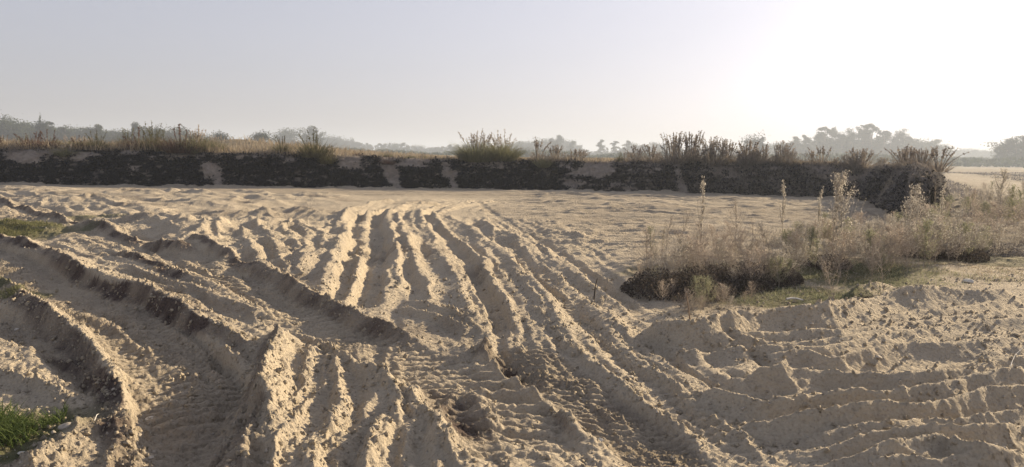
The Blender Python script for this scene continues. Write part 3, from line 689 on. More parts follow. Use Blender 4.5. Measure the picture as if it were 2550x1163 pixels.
grass_patch('green_grass', 10, 745, 0.35, 0.30, 1500, 0.04, 0.09, M_GREEN, 'small green tuft at the left edge above the dark rut wall', 0.005)
grass_patch('green_grass', -110, 1100, 0.50, 0.75, 5200, 0.09, 0.24, M_LUSH, 'lush dark green grass in the bottom left corner', 0.007, (0.2, 0.9))
grass_patch('turf', 1960, 735, 1.7, 0.95, 12000, 0.02, 0.07, M_DUSTYG, 'low green turf in front of the weeds inside the berm', 0.006)
grass_patch('turf', 2200, 690, 2.2, 1.4, 9000, 0.03, 0.10, M_DUSTYG, 'dusty turf under the pale weeds on the right', 0.006)
grass_patch('dry_turf', 2480, 690, 2.6, 1.1, 9000, 0.02, 0.06, M_DRY, 'flattened brown grass beside the berm at the right edge', 0.006)

# ------------------------------------------------------------------ tall grass clumps on the bank (things)
def clump(nb_, h, rad, m, lean, plumes, mp=None):
    r = empty('grass_clump'); n = nb_
    a = rng.uniform(0, 6.283, n); q = np.sqrt(rng.random(n)) * rad
    root = np.stack([np.cos(a) * q, np.sin(a) * q, np.full(n, -0.05)], 1)
    v1 = blades(root, a + rng.normal(0, 0.5, n), np.clip(q / rad * lean + rng.normal(0, 0.12, n), 0, 1.3), h * rng.uniform(0.35, 0.95, n), np.full(n, 0.020), rng.uniform(0.0, 0.7, n), 3)
    mesh_np('blades', v1[0], v1[1], m, r)
    if plumes:
        ps = []; rs = []; lc = []
        for i in range(plumes):
            aa = random.uniform(0, 6.283); ln_ = abs(random.gauss(0, 0.35)) * lean; hh_ = h * random.uniform(0.8, 1.15); q0 = random.uniform(0, rad * 0.6)
            t = np.linspace(0, 1, 5); ang = ln_ * (0.6 + 0.5 * t)
            p = np.stack([np.cos(aa) * (q0 + np.sin(ang) * hh_ * t), np.sin(aa) * (q0 + np.sin(ang) * hh_ * t), np.cos(ang) * hh_ * t], 1)
            ps.append(p); rs.append(np.array([0.014, 0.012, 0.01, 0.009, 0.006]))
            k_ = random.randint(10, 30); u = rng.uniform(0.62, 1, k_)
            lc.append(np.stack([np.interp(u, t, p[:, j]) for j in range(3)], 1) + rng.normal(0, 0.018, (k_, 3)))
        v2 = tubes(ps, rs, 3); v3 = leaves(np.vstack(lc), 0.035, 2.6); v2 = join([v2, v3]); mesh_np('stems', v2[0], v2[1], mp or M_STRAW, r)
    return r
KINDS = {
 'olive': lambda: clump(650, 1.25, 0.42, M_OLIVE, 0.8, 9, M_OLIVE),
 'pale': lambda: clump(1300, 1.35, 0.55, M_OLIVEP, 0.85, 24, M_STRAW),
 'brown': lambda: clump(600, 1.05, 0.45, M_BROWN, 0.95, 6, M_BROWN),
 'reed': lambda: clump(260, 1.15, 0.5, M_REED, 0.8, 34, M_REED),
 'thin': lambda: clump(80, 0.9, 0.3, M_REED, 1.0, 12, M_REED),
}
# (px, depth behind foot, height m, width factor, kind, label)
CL = [
 (20, 2.2, 1.25, 1.2, 'brown', 'dark reddish brown clump at the far left end of the bank'),
 (75, 1.8, 1.15, 1.3, 'brown', 'dark clump on the bank top just right of the far left one'),
 (150, 3.0, 0.9, 1.4, 'pale', 'low pale yellow clump on the bank between two dark clumps'),
 (205, 1.8, 1.15, 1.3, 'olive', 'dark olive clump leaning left on the bank top'),
 (248, 3.2, 1.45, 0.8, 'olive', 'narrow upright clump with a pointed top on the left of the bank'),
 (300, 2.0, 1.35, 1.2, 'brown', 'bushy brown clump left of the tall plumed one'),
 (322, 2.8, 1.75, 0.9, 'olive', 'tallest clump with a single high plume on the left bank'),
 (355, 1.7, 1.4, 1.2, 'olive', 'dark spiky clump just right of the tall plumed one'),
 (425, 1.2, 1.55, 1.3, 'brown', 'large reddish clump at the bank edge on the left'),
 (455, 1.5, 1.55, 1.1, 'pale', 'pale green clump growing against the large reddish one'),
 (485, 2.4, 1.15, 0.9, 'pale', 'small straw coloured clump at the right end of the left row'),
 (692, 1.5, 0.95, 0.9, 'olive', 'small open clump alone on the bank between two bushier ones'),
 (778, 1.0, 1.25, 1.2, 'olive', 'drooping clump spilling over the bank edge below the tall tree'),
 (812, 0.75, 0.85, 1.1, 'olive', 'low clump hanging down the bank face beside the drooping one'),
 (1150, 1.3, 0.55, 0.8, 'thin', 'thin leaning stems at the left foot of the big pale clump'),
 (1190, 1.3, 1.55, 1.2, 'pale', 'big pale green clump with spread stems on the middle of the bank'),
 (1248, 1.4, 1.45, 1.1, 'pale', 'right half of the big pale green clumps with upright stems'),
 (1325, 1.4, 1.15, 0.9, 'thin', 'loose clump with one tall leaning stem right of the big pale clumps'),
 (1365, 1.2, 0.85, 1.1, 'reed', 'round brownish clump beside the leaning stem'),
 (1345, 0.6, 0.7, 1.0, 'pale', 'pale tuft hanging down the bank face in the middle'),
 (1430, 1.4, 0.6, 0.8, 'thin', 'little dry sprig on the bare bank top'),
 (1535, 1.4, 0.6, 0.7, 'olive', 'tiny dark tuft on the bare bank top'),
 (1578, 1.5, 0.95, 1.0, 'thin', 'sparse grey stems left of the reed row'),
 (1615, 1.8, 1.0, 1.1, 'thin', 'sparse grey stems nearest the reed row'),
 (1672, 1.4, 1.45, 1.2, 'reed', 'tall reeds leaning left at the start of the reed row'),
 (1712, 1.7, 1.5, 1.1, 'reed', 'tallest reeds of the row on the right of the bank'),
 (1762, 1.3, 1.25, 1.2, 'reed', 'dense reeds in the middle of the row'),
 (1800, 1.8, 1.2, 1.1, 'reed', 'reeds leaning right near the end of the row'),
 (1840, 1.4, 0.8, 1.0, 'reed', 'short reeds ending the row'),
 (1898, 1.4, 1.0, 0.8, 'thin', 'thin upright stems in front of the lone round tree'),
 (1945, 1.5, 1.05, 1.1, 'reed', 'grey reeds left of the tall grove'),
 (2015, 1.5, 0.75, 1.3, 'thin', 'sparse pinkish stems below the left end of the grove'),
 (2075, 1.5, 0.85, 1.2, 'thin', 'sparse stems below the gap in the grove'),
 (2150, 1.4, 0.85, 1.2, 'thin', 'sparse stems below the highest trees of the grove'),
 (2215, 1.3, 0.8, 1.2, 'thin', 'dry stems near the right end of the bank'),
]
protos = {}
def place_on_bank(px, dep, s_, kind, label, wf, rz):
    i = int(np.argmin(np.abs(np.where(fs < 210, pxs, 1e9) - px)))
    x = fx[i] + nxi[i] * dep; y = fy[i] + nyi[i] * dep
    z = plateau_z(np.float32(x), np.float32(y)) - 0.05
    if dep < 1.0: z = z * 0.8
    key = (kind, random.randint(0, 1))
    base_h = {'olive': 1.25, 'pale': 1.35, 'brown': 1.05, 'reed': 1.15, 'thin': .9}[kind]
    f_ = s_ / base_h * (0.80 if px < 560 else 1.0)
    if key not in protos:
        protos[key] = KINDS[kind](); r = protos[key]; r.location = (x, y, z); r.rotation_euler = (0, 0, rz); r.scale = (f_ * wf, f_ * wf, f_)
    else: r = copy_thing(protos[key], (x, y, z), rz, (f_ * wf, f_ * wf, f_))
    tag(r, label, 'grass clump', 'clumps of tall grass along the bank top')
for px, dep, h_, wf, kd, lb in CL: place_on_bank(px, dep, h_, kd, lb, wf, random.uniform(0, 6.28))
def more(px0, px1, n, kinds, hr, lb, g):
    for _ in range(n):
        place_on_bank(random.uniform(px0, px1), random.uniform(0.8, 5.0 if px1 < 1700 else 1.4), random.uniform(*hr), random.choice(kinds), lb, random.uniform(0.9, 1.6), random.uniform(0, 6.28))
more(-120, 520, 26, ['brown', 'olive', 'pale', 'thin'], (0.5, 0.95), 'low mixed clump in the continuous growth on the left of the bank', '')
more(560, 1130, 12, ['thin', 'pale', 'brown'], (0.25, 0.45), 'low dry tuft on the open bank top left of the big pale clumps', '')
more(1280, 1660, 14, ['thin', 'reed', 'thin'], (0.3, 0.8), 'small grey tuft on the bank top between the big pale clumps and the reed row', '')
more(1640, 1860, 7, ['reed', 'thin'], (0.7, 1.2), 'grey reeds filling the reed row', '')
more(1860, 2300, 17, ['thin', 'reed', 'thin', 'thin'], (0.35, 0.9), 'small pinkish grey tuft on the right end of the bank', '')

# ------------------------------------------------------------------ weeds of the right foreground (things)
def weed(h, nbr, nl, ms, ml, size=0.022, spread=0.30, up_=0.75, lean=0.1, name='weed', bare_=0.2):
    r = empty(name); t = np.linspace(0, 1, 7); la = random.uniform(0, 6.28)
    st = np.stack([np.cos(la) * lean * h * t ** 1.5 + rng.normal(0, 0.006, 7), np.sin(la) * lean * h * t ** 1.5 + rng.normal(0, 0.006, 7), h * t - 0.02], 1)
    ps = [st]; rs = [np.linspace(0.007, 0.002, 7)]; lc = [];
    for i in range(nbr):
        u = random.uniform(bare_, 0.93); b0 = np.array([np.interp(u, t, st[:, j]) for j in range(3)])
        a = random.uniform(0, 6.283); L = h * spread * (1.15 - u) * random.uniform(0.6, 1.3); q = np.linspace(0, 1, 4)
        p = b0 + np.stack([np.cos(a) * L * q * (1 - 0.3 * q), np.sin(a) * L * q * (1 - 0.3 * q), up_ * L * (q * 0.6 + q ** 2 * 0.9)], 1)
        ps.append(p); rs.append(np.linspace(0.0032, 0.0012, 4))
        m = max(3, int(nl / nbr)); uu = rng.random(m) ** 0.8
        lc.append(np.stack([np.interp(uu, q, p[:, j]) for j in range(3)], 1) + rng.normal(0, 0.017, (m, 3)))
    m = nl // 4; uu = rng.uniform(0.35, 1, m); lc.append(np.stack([np.interp(uu, t, st[:, j]) for j in range(3)], 1) + rng.normal(0, 0.012, (m, 3)))
    v2 = tubes(ps, rs, 3); mesh_np('stem', v2[0], v2[1], ms, r)
    v3 = leaves(np.vstack(lc), size, 1.7); mesh_np('leaves', v3[0], v3[1], ml, r)
    return r
WP = [weed(1.0, 52, 1100, M_STRAW, M_DUSTY, 0.013, 0.40), weed(1.0, 42, 1000, M_STRAW, M_DUSTYG, 0.016, 0.45), weed(1.0, 56, 800, M_STRAW, M_PINK, 0.013, 0.50),
      weed(1.0, 70, 1100, M_STRAW, M_DUSTY, 0.013, 0.60, 0.6, 0.3), weed(1.0, 34, 260, M_STRAW, M_STRAW, 0.012, 0.45, 0.8, 0.3),
      weed(1.0, 90, 1300, M_STRAW, M_PINK, 0.012, 0.7, 0.45, 0.25, 'weed', 0.05), weed(1.0, 22, 520, M_STEM, M_DUSTY, 0.013, 0.15, 1.3, 0.08, 'weed', 0.40)]
usedw = [False] * len(WP)
def put_weed(k_, px, pyb, h, label, group, rz=None, wf=1.0, tilt=(0, 0)):
    x, y = P(px, pyb, 0.1); z = float(gz(x, y)) - 0.01; rz = random.uniform(0, 6.28) if rz is None else rz
    if not usedw[k_]:
        r = WP[k_]; usedw[k_] = True; r.location = (x, y, z); r.rotation_euler = (0, 0, rz); r.scale = (h * wf, h * wf, h)
    else: r = copy_thing(WP[k_], (x, y, z), rz, (h * wf, h * wf, h))
    r.rotation_euler = (tilt[0], tilt[1], rz)
    tag(r, label, 'weed', group)
def hpx(pyb, pyt, px):     # height in metres of something standing at pyb and reaching up to pyt
    y = P(px, pyb, 0.1)[1]; return (pyb - pyt) / FPX * y
TALL = [
 (6, 1743, 650, 432, 'tallest weed on the left of the thicket, an upright spike against the far sand'),
 (4, 1690, 640, 520, 'thin bent weed just left of the tallest spike'),
 (4, 1830, 655, 492, 'slanting straw weed leaning right between the two tall spikes'),
 (4, 1870, 660, 545, 'dark broken stem standing up from the dense thicket'),
 (6, 1945, 640, 452, 'tall pale spike with its tip curved right against the bank foot'),
 (6, 2030, 640, 466, 'slender spike leaning left before the lower edge of the bank'),
 (0, 2095, 650, 432, 'tall many branched pale weed before the dark nose of the bank'),
 (6, 2072, 650, 445, 'narrow spike touching the left of the tall branched weed'),
 (0, 2250, 600, 478, 'pale weed leaning far left before the dark bank nose'),
 (0, 2275, 600, 438, 'tall pale weed rising from the leaning cluster before the bank nose'),
 (3, 2300, 610, 480, 'bushy pale weed in the middle of the leaning cluster'),
 (6, 2335, 600, 428, 'cross shaped pale weed standing highest at the right of the bank nose'),
 (0, 2480, 560, 412, 'tall leafy weed near the right edge before the pale path'),
 (1, 2510, 560, 450, 'spreading greenish weed nearest the right edge'),
 (2, 2420, 580, 470, 'reddish weed left of the path near the right edge'),
 (1, 1620, 640, 560, 'sparse dry weed at the left end of the thicket'),
 (4, 1655, 650, 530, 'straw weed second from the left end of the thicket'),
 (4, 2200, 725, 560, 'tall bare forked weed rooted by the soil mound'),
 (4, 2080, 765, 620, 'bare slanting weed rooted in the green turf'),
 (4, 2170, 705, 585, 'bare upright weed behind the soil mound'),
]
for k_, px, pb, pt, lb in TALL: put_weed(k_, px, pb, hpx(pb, pt, px), lb, 'tall weeds of the right hand thicket', wf=0.6 if k_ == 6 else 0.8)
def scatter(n, poly, hr, kinds, label, group, wf=(0.9, 1.4)):
    k_ = 0
    poly = np.array(poly, float)
    while k_ < n:
        px = random.uniform(poly[:, 0].min(), poly[:, 0].max()); py = random.uniform(poly[:, 1].min(), poly[:, 1].max())
        ins = False; j = len(poly) - 1
        for i in range(len(poly)):
            if (poly[i, 1] > py) != (poly[j, 1] > py) and px < (poly[j, 0] - poly[i, 0]) * (py - poly[i, 1]) / (poly[j, 1] - poly[i, 1]) + poly[i, 0]: ins = not ins
            j = i
        if not ins: continue
        put_weed(random.choice(kinds), px, py, random.uniform(*hr), label, group, wf=random.uniform(*wf)); k_ += 1
scatter(64, [(1600, 640), (1800, 620), (2000, 625), (2000, 690), (1900, 715), (1720, 735), (1620, 700)], (0.25, 0.62), [0, 2, 3, 4, 5, 5, 3], 'short greyish pink weed in the dense left part of the thicket', 'short weeds in the dense left part')
scatter(84, [(1950, 610), (2150, 560), (2220, 580), (2240, 690), (2100, 690), (1960, 690)], (0.3, 0.66), [0, 1, 2, 3, 5], 'dusty pale weed in the tangled middle of the thicket', 'dusty weeds in the middle of the thicket')
scatter(120, [(2180, 610), (2300, 570), (2420, 520), (2700, 500), (2750, 580), (2450, 655), (2200, 690)], (0.4, 0.85), [0, 1, 2, 3, 5], 'dusty grey green weed in the right part of the thicket', 'dusty weeds in the right part of the thicket')

for px, pb, h in [(1735, 742, .36), (1752, 748, .40), (1768, 744, .33), (1742, 752, .28)]: put_weed(1, px, pb, h, 'yellow green leafy shoot at the front of the dark bushes', 'yellow green shoots before the dark bushes', wf=1.2)
for px, pb, h in [(1922, 702, .42), (1940, 706, .45), (1958, 700, .38)]: put_weed(1, px, pb, h, 'yellow green leafy shoot at the edge of the turf', 'yellow green shoots at the edge of the turf', wf=1.2)
scatter(46, [(2395, 470), (2500, 470), (2750, 500), (2750, 560), (2400, 560)], (0.4, 0.95), [0, 1, 3, 5], 'hazy weed behind the right hand thicket beside the pale path', 'weeds beside the pale path')
scatter(34, [(1560, 670), (1600, 720), (1700, 760), (1800, 762), (1900, 745), (1850, 725), (1720, 735), (1610, 690)], (0.1, 0.3), [2, 4, 5, 3], 'very low straggling weed at the sandy front edge of the thicket', 'straggling weeds at the front edge of the thicket')
# low dark bushes
def bush(n, rx, ry, h, ml, lf=0.03):
    r = empty('bush'); ps = []; rs = []
    for i in range(50):
        a = random.uniform(0, 6.283); q = random.random(); e = np.array([math.cos(a) * rx * q, math.sin(a) * ry * q, h * random.uniform(0.5, 1.0) * (1 - 0.5 * q * q)])
        t = np.linspace(0, 1, 4)[:, None]; p = e * np.concatenate([t ** 0.8, t ** 0.8, t], 1) + np.concatenate([[[0, 0, -0.03]], rng.normal(0, 0.03, (3, 3))]); ps.append(p); rs.append(np.linspace(0.006, 0.002, 4))
    v2 = tubes(ps, rs, 3); mesh_np('branches', v2[0], v2[1], M_DSTEM, r)
    a = rng.uniform(0, 6.283, n); q = np.sqrt(rng.random(n)); z = rng.random(n) ** 0.7
    x = np.cos(a) * q * rx; y = np.sin(a) * q * ry; top = h * (1 - 0.75 * q ** 3) * (0.75 + 0.35 * fbm(x * 1.0, y * 1.0, 5.0, 2, 140))
    c = np.stack([x, y, z * top], 1)
    v3 = leaves(c, lf, 1.6); mesh_np('leaves', v3[0], v3[1], ml, r); return r
for px, pb, rx, ry, h, ml, lb in [
    (1690, 715, 0.75, 0.6, 0.40, M_DARKB, 'low dark tangled bush at the front left of the thicket'),
    (1800, 700, 0.7, 0.6, 0.40, M_DARKB, 'dark brown bush beside the first one, behind the yellowish shoots'),
    (1900, 690, 0.55, 0.5, 0.36, M_DARKB, 'dark bush with pinkish dry stems in the middle of the thicket'),
    (2060, 668, 0.35, 0.35, 0.30, M_DARKB, 'small blackish bush under the pink dry weeds'),
    (2340, 640, 0.8, 0.6, 0.35, M_DARKB, 'low dark bush under the weeds on the right'),
    (2205, 738, 0.55, 0.18, 0.13, M_DARKB, 'dark matted roots over the soil mound right of the turf'),
    (2460, 625, 0.8, 0.5, 0.30, M_GREYV, 'low greyish bush spreading toward the right edge')]:
    b_ = bush(9000 if ml is M_DARKB else 3200, rx, ry, h, ml, 0.019); x, y = P(px, pb, 0.1); b_.location = (x, y, float(gz(x, y)) - 0.02)
    tag(b_, lb, 'bush')

# ------------------------------------------------------------------ sticks, stones, litter
def stick(name, pts, r0, r1, m, label, cat):
    """pts: list of (px, py on the ground, height m)"""
    W = []
    for px, py, h in pts:
        x, y = P(px, py, 0.05); W.append((x, y, float(gz(x, y)) + h))
    p = np.array(W); o = p[0].copy(); v, f = tubes([p - o], [np.linspace(r0, r1, len(p))], 6)
    ob = mesh_np(name, v, f, m, smooth_=True); ob.location = o; tag(ob, label, cat)
stick('twig', [(1478, 748, -0.02), (1480, 748, 0.12), (1482, 748, 0.22), (1486, 748, 0.30)], 0.010, 0.005, M_DSTEM, 'lone short twig standing in the sand left of the thicket', 'twig')
stick('stick', [(1722, 812, -0.05), (1718, 812, 0.10), (1712, 812, 0.27), (1706, 812, 0.40)], 0.012, 0.005, M_STEM, 'grey dead stick standing in the hollow at the end of the berm', 'stick')
stick('stick', [(1724, 812, -0.05), (1731, 812, 0.10), (1740, 812, 0.22)], 0.008, 0.003, M_STEM, 'short dead stick forking right from the hollow', 'stick')
stick('twig', [(2052, 782, 0.0), (2038, 770, 0.05), (2024, 760, 0.09)], 0.006, 0.003, M_DSTEM, 'dark twig lying slanted on the front edge of the turf', 'twig')
stick('straw', [(2513, 958, 0.02), (2516, 950, 0.06), (2524, 936, 0.09), (2545, 925, 0.09)], 0.003, 0.0015, M_WHITE, 'white curved straw sticking up from a berm at the right edge', 'straw')
stick('straw', [(1885, 806, 0.0), (1900, 800, 0.05), (1915, 790, 0.08)], 0.004, 0.002, M_STEM, 'thin dry straw lying on the berm below the turf', 'straw')
stick('straw', [(235, 1068, 0.0), (242, 1060, 0.03), (247, 1050, 0.03)], 0.003, 0.001, M_WHITE, 'tiny pale straw on the near mound at bottom left', 'straw')
stick('litter', [(1958, 744, 0.03), (1970, 743, 0.035), (1985, 743, 0.035), (2000, 746, 0.03)], 0.016, 0.010, M_WHITE, 'white elongated litter lying on the turf before the weeds', 'litter')

def rock_mesh(seed, m):
    r_ = np.random.default_rng(seed); n = 14; th, ph = np.meshgrid(np.linspace(0, math.pi, n), np.linspace(0, 2 * math.pi, 2 * n, endpoint=False), indexing='ij')
    d = np.stack([np.sin(th) * np.cos(ph), np.sin(th) * np.sin(ph), np.cos(th)], -1).reshape(-1, 3)
    rad = 1 + 0 * d[:, 0]
    for k_ in range(9):
        nn = r_.normal(size=3); nn /= np.linalg.norm(nn); rad = np.minimum(rad, r_.uniform(0.62, 0.95) / np.maximum(d @ nn, 0.05))
    rad = rad * (1 + 0.04 * fbm((d[:, 0] * 2 + seed).astype(np.float32), (d[:, 1] * 2 + d[:, 2]).astype(np.float32), 2.0, 2, seed))
    v = d * rad[:, None]; ii_ = np.arange(n * 2 * n).reshape(n, 2 * n); jj = np.roll(ii_, -1, axis=1)
    f = np.stack([ii_[:-1].ravel(), ii_[1:].ravel(), jj[1:].ravel(), jj[:-1].ravel()], 1)
    return v, f
ST = [
 (175, 609, .045, .7, 0, 'small brown clod alone on the flat track in the left middle'),
 (373, 1003, .034, .6, 1, 'pale stone on the lugged floor of the wide left rut'),
 (168, 1075, .045, .5, 0, 'rounded buff stone half sunk in the near mound by the corner grass'),
 (134, 1088, .016, .7, 0, 'small stone just left of the half sunk one by the corner grass'),
 (52, 1112, .020, .6, 1, 'pale little stone at the edge of the corner grass'),
 (345, 1056, .018, .7, 0, 'small brown stone at the foot of the bright slope in the left rut'),
 (372, 1108, .022, .5, 0, 'flat stone near the bottom of the left rut'),
 (200, 835, .018, .7, 0, 'small stone on the crest left of the wide rut'),
 (40, 792, .022, .7, 1, 'pale stone in the shaded hollow at the left edge'),
 (1858, 822, .075, .6, 1, 'pale angular stone at the right of the dark hollow under the berm'),
 (1888, 792, .045, .8, 1, 'round pale stone in the side of the berm'),
 (2118, 772, .085, .5, 1, 'broad pale stone on the berm crest below the turf'),
 (2138, 760, .060, .6, 1, 'rounded pale stone next to the broad one at the turf corner'),
 (2135, 788, .040, .6, 0, 'small stone just below the broad pale stone'),
 (2412, 708, .090, .45, 1, 'flat pale stone on the brown grass near the right edge'),
 (2186, 893, .045, .4, 0, 'flat dark stone left of the broken hollow'),
 (2078, 888, .040, .5, 0, 'dark stone farther left of the broken hollow'),
 (2192, 874, .030, .5, 0, 'small stone above the flat dark one'),
 (2380, 926, .050, .35, 0, 'flat slab stone right of the broken hollow'),
 (2360, 925, .035, .6, 0, 'rounded stone touching the flat slab'),
 (2402, 863, .032, .5, 0, 'small grey stone on the upper right sand'),
 (2455, 1048, .035, .6, 0, 'round grey stone on a berm in the lower right'),
 (1495, 1083, .020, .8, 1, 'round pale pebble in the lugged track'),
 (2178, 836, .030, .4, 1, 'flat whitish stone on the berms below the mound'),
 (1897, 844, .028, .6, 0, 'little stone in the dark foot of the berm'),
 (2020, 830, .024, .6, 0, 'little stone at the foot of the berm below the turf'),
 (1570, 935, .028, .5, 0, 'dark clod in the line of dents left of the small lugged track'),
 (1538, 925, .022, .5, 0, 'dark clod at the upper end of the line of dents'),
]
for i, (px, py, r_, fl, pale, lb) in enumerate(ST):
    v, f = rock_mesh(200 + i, None); x, y = P(px, py, 0.03)
    o = mesh_np('stone', v * r_ * np.array([1.15, 0.9, fl]), f, M_PALE if pale else M_STONE, smooth_=True)
    o.location = (x, y, float(gz(x, y)) + r_ * fl * 0.25); o.rotation_euler = (0, 0, random.uniform(0, 6.28)); tag(o, lb, 'stone')
# gravel and crumbs (stuff): little rocks scattered over the near sand
vb = []; fb = []; nv = 0
bv, bf = rock_mesh(5, None)
ico = []
th = np.linspace(0, math.pi, 5); 
def small_rock():
    n, m = 5, 6; t_, p_ = np.meshgrid(np.linspace(0, math.pi, n), np.linspace(0, 2 * math.pi, m, endpoint=False), indexing='ij')
    d = np.stack([np.sin(t_) * np.cos(p_), np.sin(t_) * np.sin(p_), np.cos(t_)], -1).reshape(-1, 3)
    ii_ = np.arange(n * m).reshape(n, m); jj = np.roll(ii_, -1, 1)
    return d, np.stack([ii_[:-1].ravel(), ii_[1:].ravel(), jj[1:].ravel(), jj[:-1].ravel()], 1)
d, f = small_rock(); n = 11000
yy = 2.3 * np.exp(rng.random(n) * math.log(16 / 2.3)); xx = rng.uniform(-0.8, 0.8, n) * (yy + 1.0)
kp = fbm(xx.astype(np.float32), yy.astype(np.float32), 1.1, 2, 150) > -0.1 + 0.3 * rng.normal(size=n); xx, yy = xx[kp], yy[kp]; n = len(xx)
sz = (0.004 + 0.009 * rng.random(n) ** 3) * (0.8 + 0.05 * yy)
dd = d[None] * (1 + 0.3 * rng.normal(size=(n, len(d), 1))) * sz[:, None, None] * rng.uniform(0.6, 1.2, (n, 1, 3))
dd = dd + np.stack([xx, yy, gz(xx, yy) + sz * 0.3], 1)[:, None, :]
tag(mesh_np('gravel', dd.reshape(-1, 3), (f[None] + (np.arange(n) * len(d))[:, None, None]).reshape(-1, 4), M_STONE), 'small pebbles and crumbs of earth strewn over the sand', 'gravel', kind='stuff')
n = 60000; yy = 2.4 * np.exp(rng.random(n) ** 0.9 * math.log(11 / 2.4)); xx = rng.uniform(-0.78, 0.78, n) * (yy + 1.0)
rr = np.interp(yy, rows, np.arange(nr)).astype(int); c2 = np.interp(xx / (yy + 2.0), cols, np.arange(nc)).astype(int)
kp = rng.random(n) < 0.12 + 0.9 * ROUGH.reshape(nr, nc)[rr, c2] + 0.4 * smooth(0.1, 0.5, fbm(xx.astype(np.float32), yy.astype(np.float32), 0.9, 2, 152)); xx, yy = xx[kp], yy[kp]; n = len(xx)
sz = (0.004 + 0.016 * rng.random(n) ** 4) * (0.85 + 0.05 * yy)
dd = d[None] * (1 + 0.32 * rng.normal(size=(n, len(d), 1))) * sz[:, None, None] * rng.uniform(0.6, 1.2, (n, 1, 3))
dd = dd + np.stack([xx, yy, gz(xx, yy) + sz * 0.2], 1)[:, None, :]
tag(mesh_np('soil_crumbs', dd.reshape(-1, 3), (f[None] + (np.arange(n) * len(d))[:, None, None]).reshape(-1, 4), M_SAND), 'crumbled lumps of sandy soil broken from the track edges', 'soil', kind='stuff')
# trampled dry litter around the thicket (stuff)
n = 9000; px_ = rng.uniform(1560, 2450, n); py_ = rng.uniform(600, 800, n)
pp = np.array([P(a, b, 0.05) for a, b in zip(px_, py_)]); xx, yy = pp[:, 0], pp[:, 1]
kp = (fbm(xx.astype(np.float32), yy.astype(np.float32), 1.5, 2, 151) > -0.1) & (py_ < 770 - 0.05 * np.abs(px_ - 1900)) ; xx, yy = xx[kp], yy[kp]; n = len(xx)
v, f = blades(np.stack([xx, yy, gz(xx, yy)], 1), rng.uniform(0, 6.28, n), rng.uniform(0.9, 1.5, n), rng.uniform(0.03, 0.14, n), np.full(n, 0.005), rng.uniform(-0.2, 0.3, n), 2)
tag(mesh_np('dead_stalks', v, f, M_STRAW), 'dead stalks and trampled straw on the ground around the thicket', 'straw', kind='stuff')

# ------------------------------------------------------------------ far trees
def tree(kind):
    r = empty('tree'); H = 1.0; ps = []; rs = []; cs = []
    if kind == 'euc': nl_, cw, lo = random.randint(13, 17), 0.16, 0.24
    elif kind == 'tall': nl_, cw, lo = random.randint(9, 11), 0.085, 0.16
    elif kind == 'round': nl_, cw, lo = 14, 0.40, 0.18
    else: nl_, cw, lo = 16, 0.45, 0.10
    t = np.linspace(0, 1, 6); ben = random.uniform(-0.05, 0.05)
    tr = np.stack([ben * t ** 2, ben * 0.5 * t, t * 0.9 * H], 1); ps.append(tr); rs.append(np.linspace(0.022 if kind != 'round' else 0.035, 0.006, 6))
    for i in range(nl_):
        u = lo + (0.98 - lo) * (i + random.random() * 0.8) / nl_
        env = {'euc': 0.55 + 0.9 * math.sin(math.pi * min(1, (u - lo) / (1 - lo) * 0.85 + 0.1)), 'tall': 0.5 + 0.8 * math.sin(math.pi * (u - lo) / (1 - lo) * 0.8 + .3), 'round': math.sin(math.pi * (0.18 + 0.75 * (u - lo) / (1 - lo))), 'bush': math.sin(math.pi * (0.25 + 0.6 * (u - lo) / (1 - lo)))}[kind]
        a = random.uniform(0, 6.283); R = cw * env * random.uniform(0.25, 0.95)
        c = np.array([math.cos(a) * R, math.sin(a) * R, u * H * 0.93 + 0.02])
        b0 = np.array([np.interp(max(c[2] - 0.12, 0.1), tr[:, 2], tr[:, j]) for j in range(3)])
        ps.append(np.array([b0, (b0 + c) / 2 + [0, 0, 0.01], c])); rs.append([0.008, 0.005, 0.003])
        k_ = 300 if kind in ('euc', 'tall') else 380
        g = rng.normal(size=(k_, 3)); g /= np.linalg.norm(g, axis=1)[:, None]; g *= rng.random((k_, 1)) ** 0.6 * 1.2; g = g @ (np.eye(3) + 0.38 * rng.normal(size=(3, 3)))
        lr = cw * random.uniform(0.36, 0.72) * (1.0 if kind != 'tall' else 1.1)
        cs.append(c + g * np.array([lr, lr, lr * random.uniform(0.65, 1.0)]) * (0.8 + 0.4 * rng.random((k_, 1))) + rng.normal(0, 0.010, (k_, 3)))
    v, f = tubes(ps, rs, 5); mesh_np('trunk', v, f, M_BARK, r)
    v, f = leaves(np.vstack(cs), 0.024 if kind in ('euc', 'tall') else 0.032, 1.6)
    mesh_np('crown', v, f, M_CROWN2 if kind == 'round' else M_CROWN, r); return r
TP = {k_: [tree(k_) for _ in range(n_)] for k_, n_ in (('euc', 6), ('tall', 4), ('round', 3), ('bush', 3))}
tused = set()
def put_tree(kind, px, pyt, D, label, group=None, wf=1.0):
    D = D if D < 260 else (D * 0.95 if px < 500 else (D * 1.35 if px > 1900 else D * 1.3))
    k_ = random.randrange(len(TP[kind])); r = TP[kind][k_]
    x = (px - W0 / 2) / FPX * D; zb = 0.4
    h = CAMH + (hor(px) - pyt) / FPX * D - zb
    s = (h * wf, h * wf, h); rz = random.uniform(0, 6.28)
    if (kind, k_) not in tused: tused.add((kind, k_)); r.location = (x, D, zb); r.rotation_euler = (0, 0, rz); r.scale = s
    else: r = copy_thing(r, (x, D, zb), rz, s)
    tag(r, label, 'tree', group)
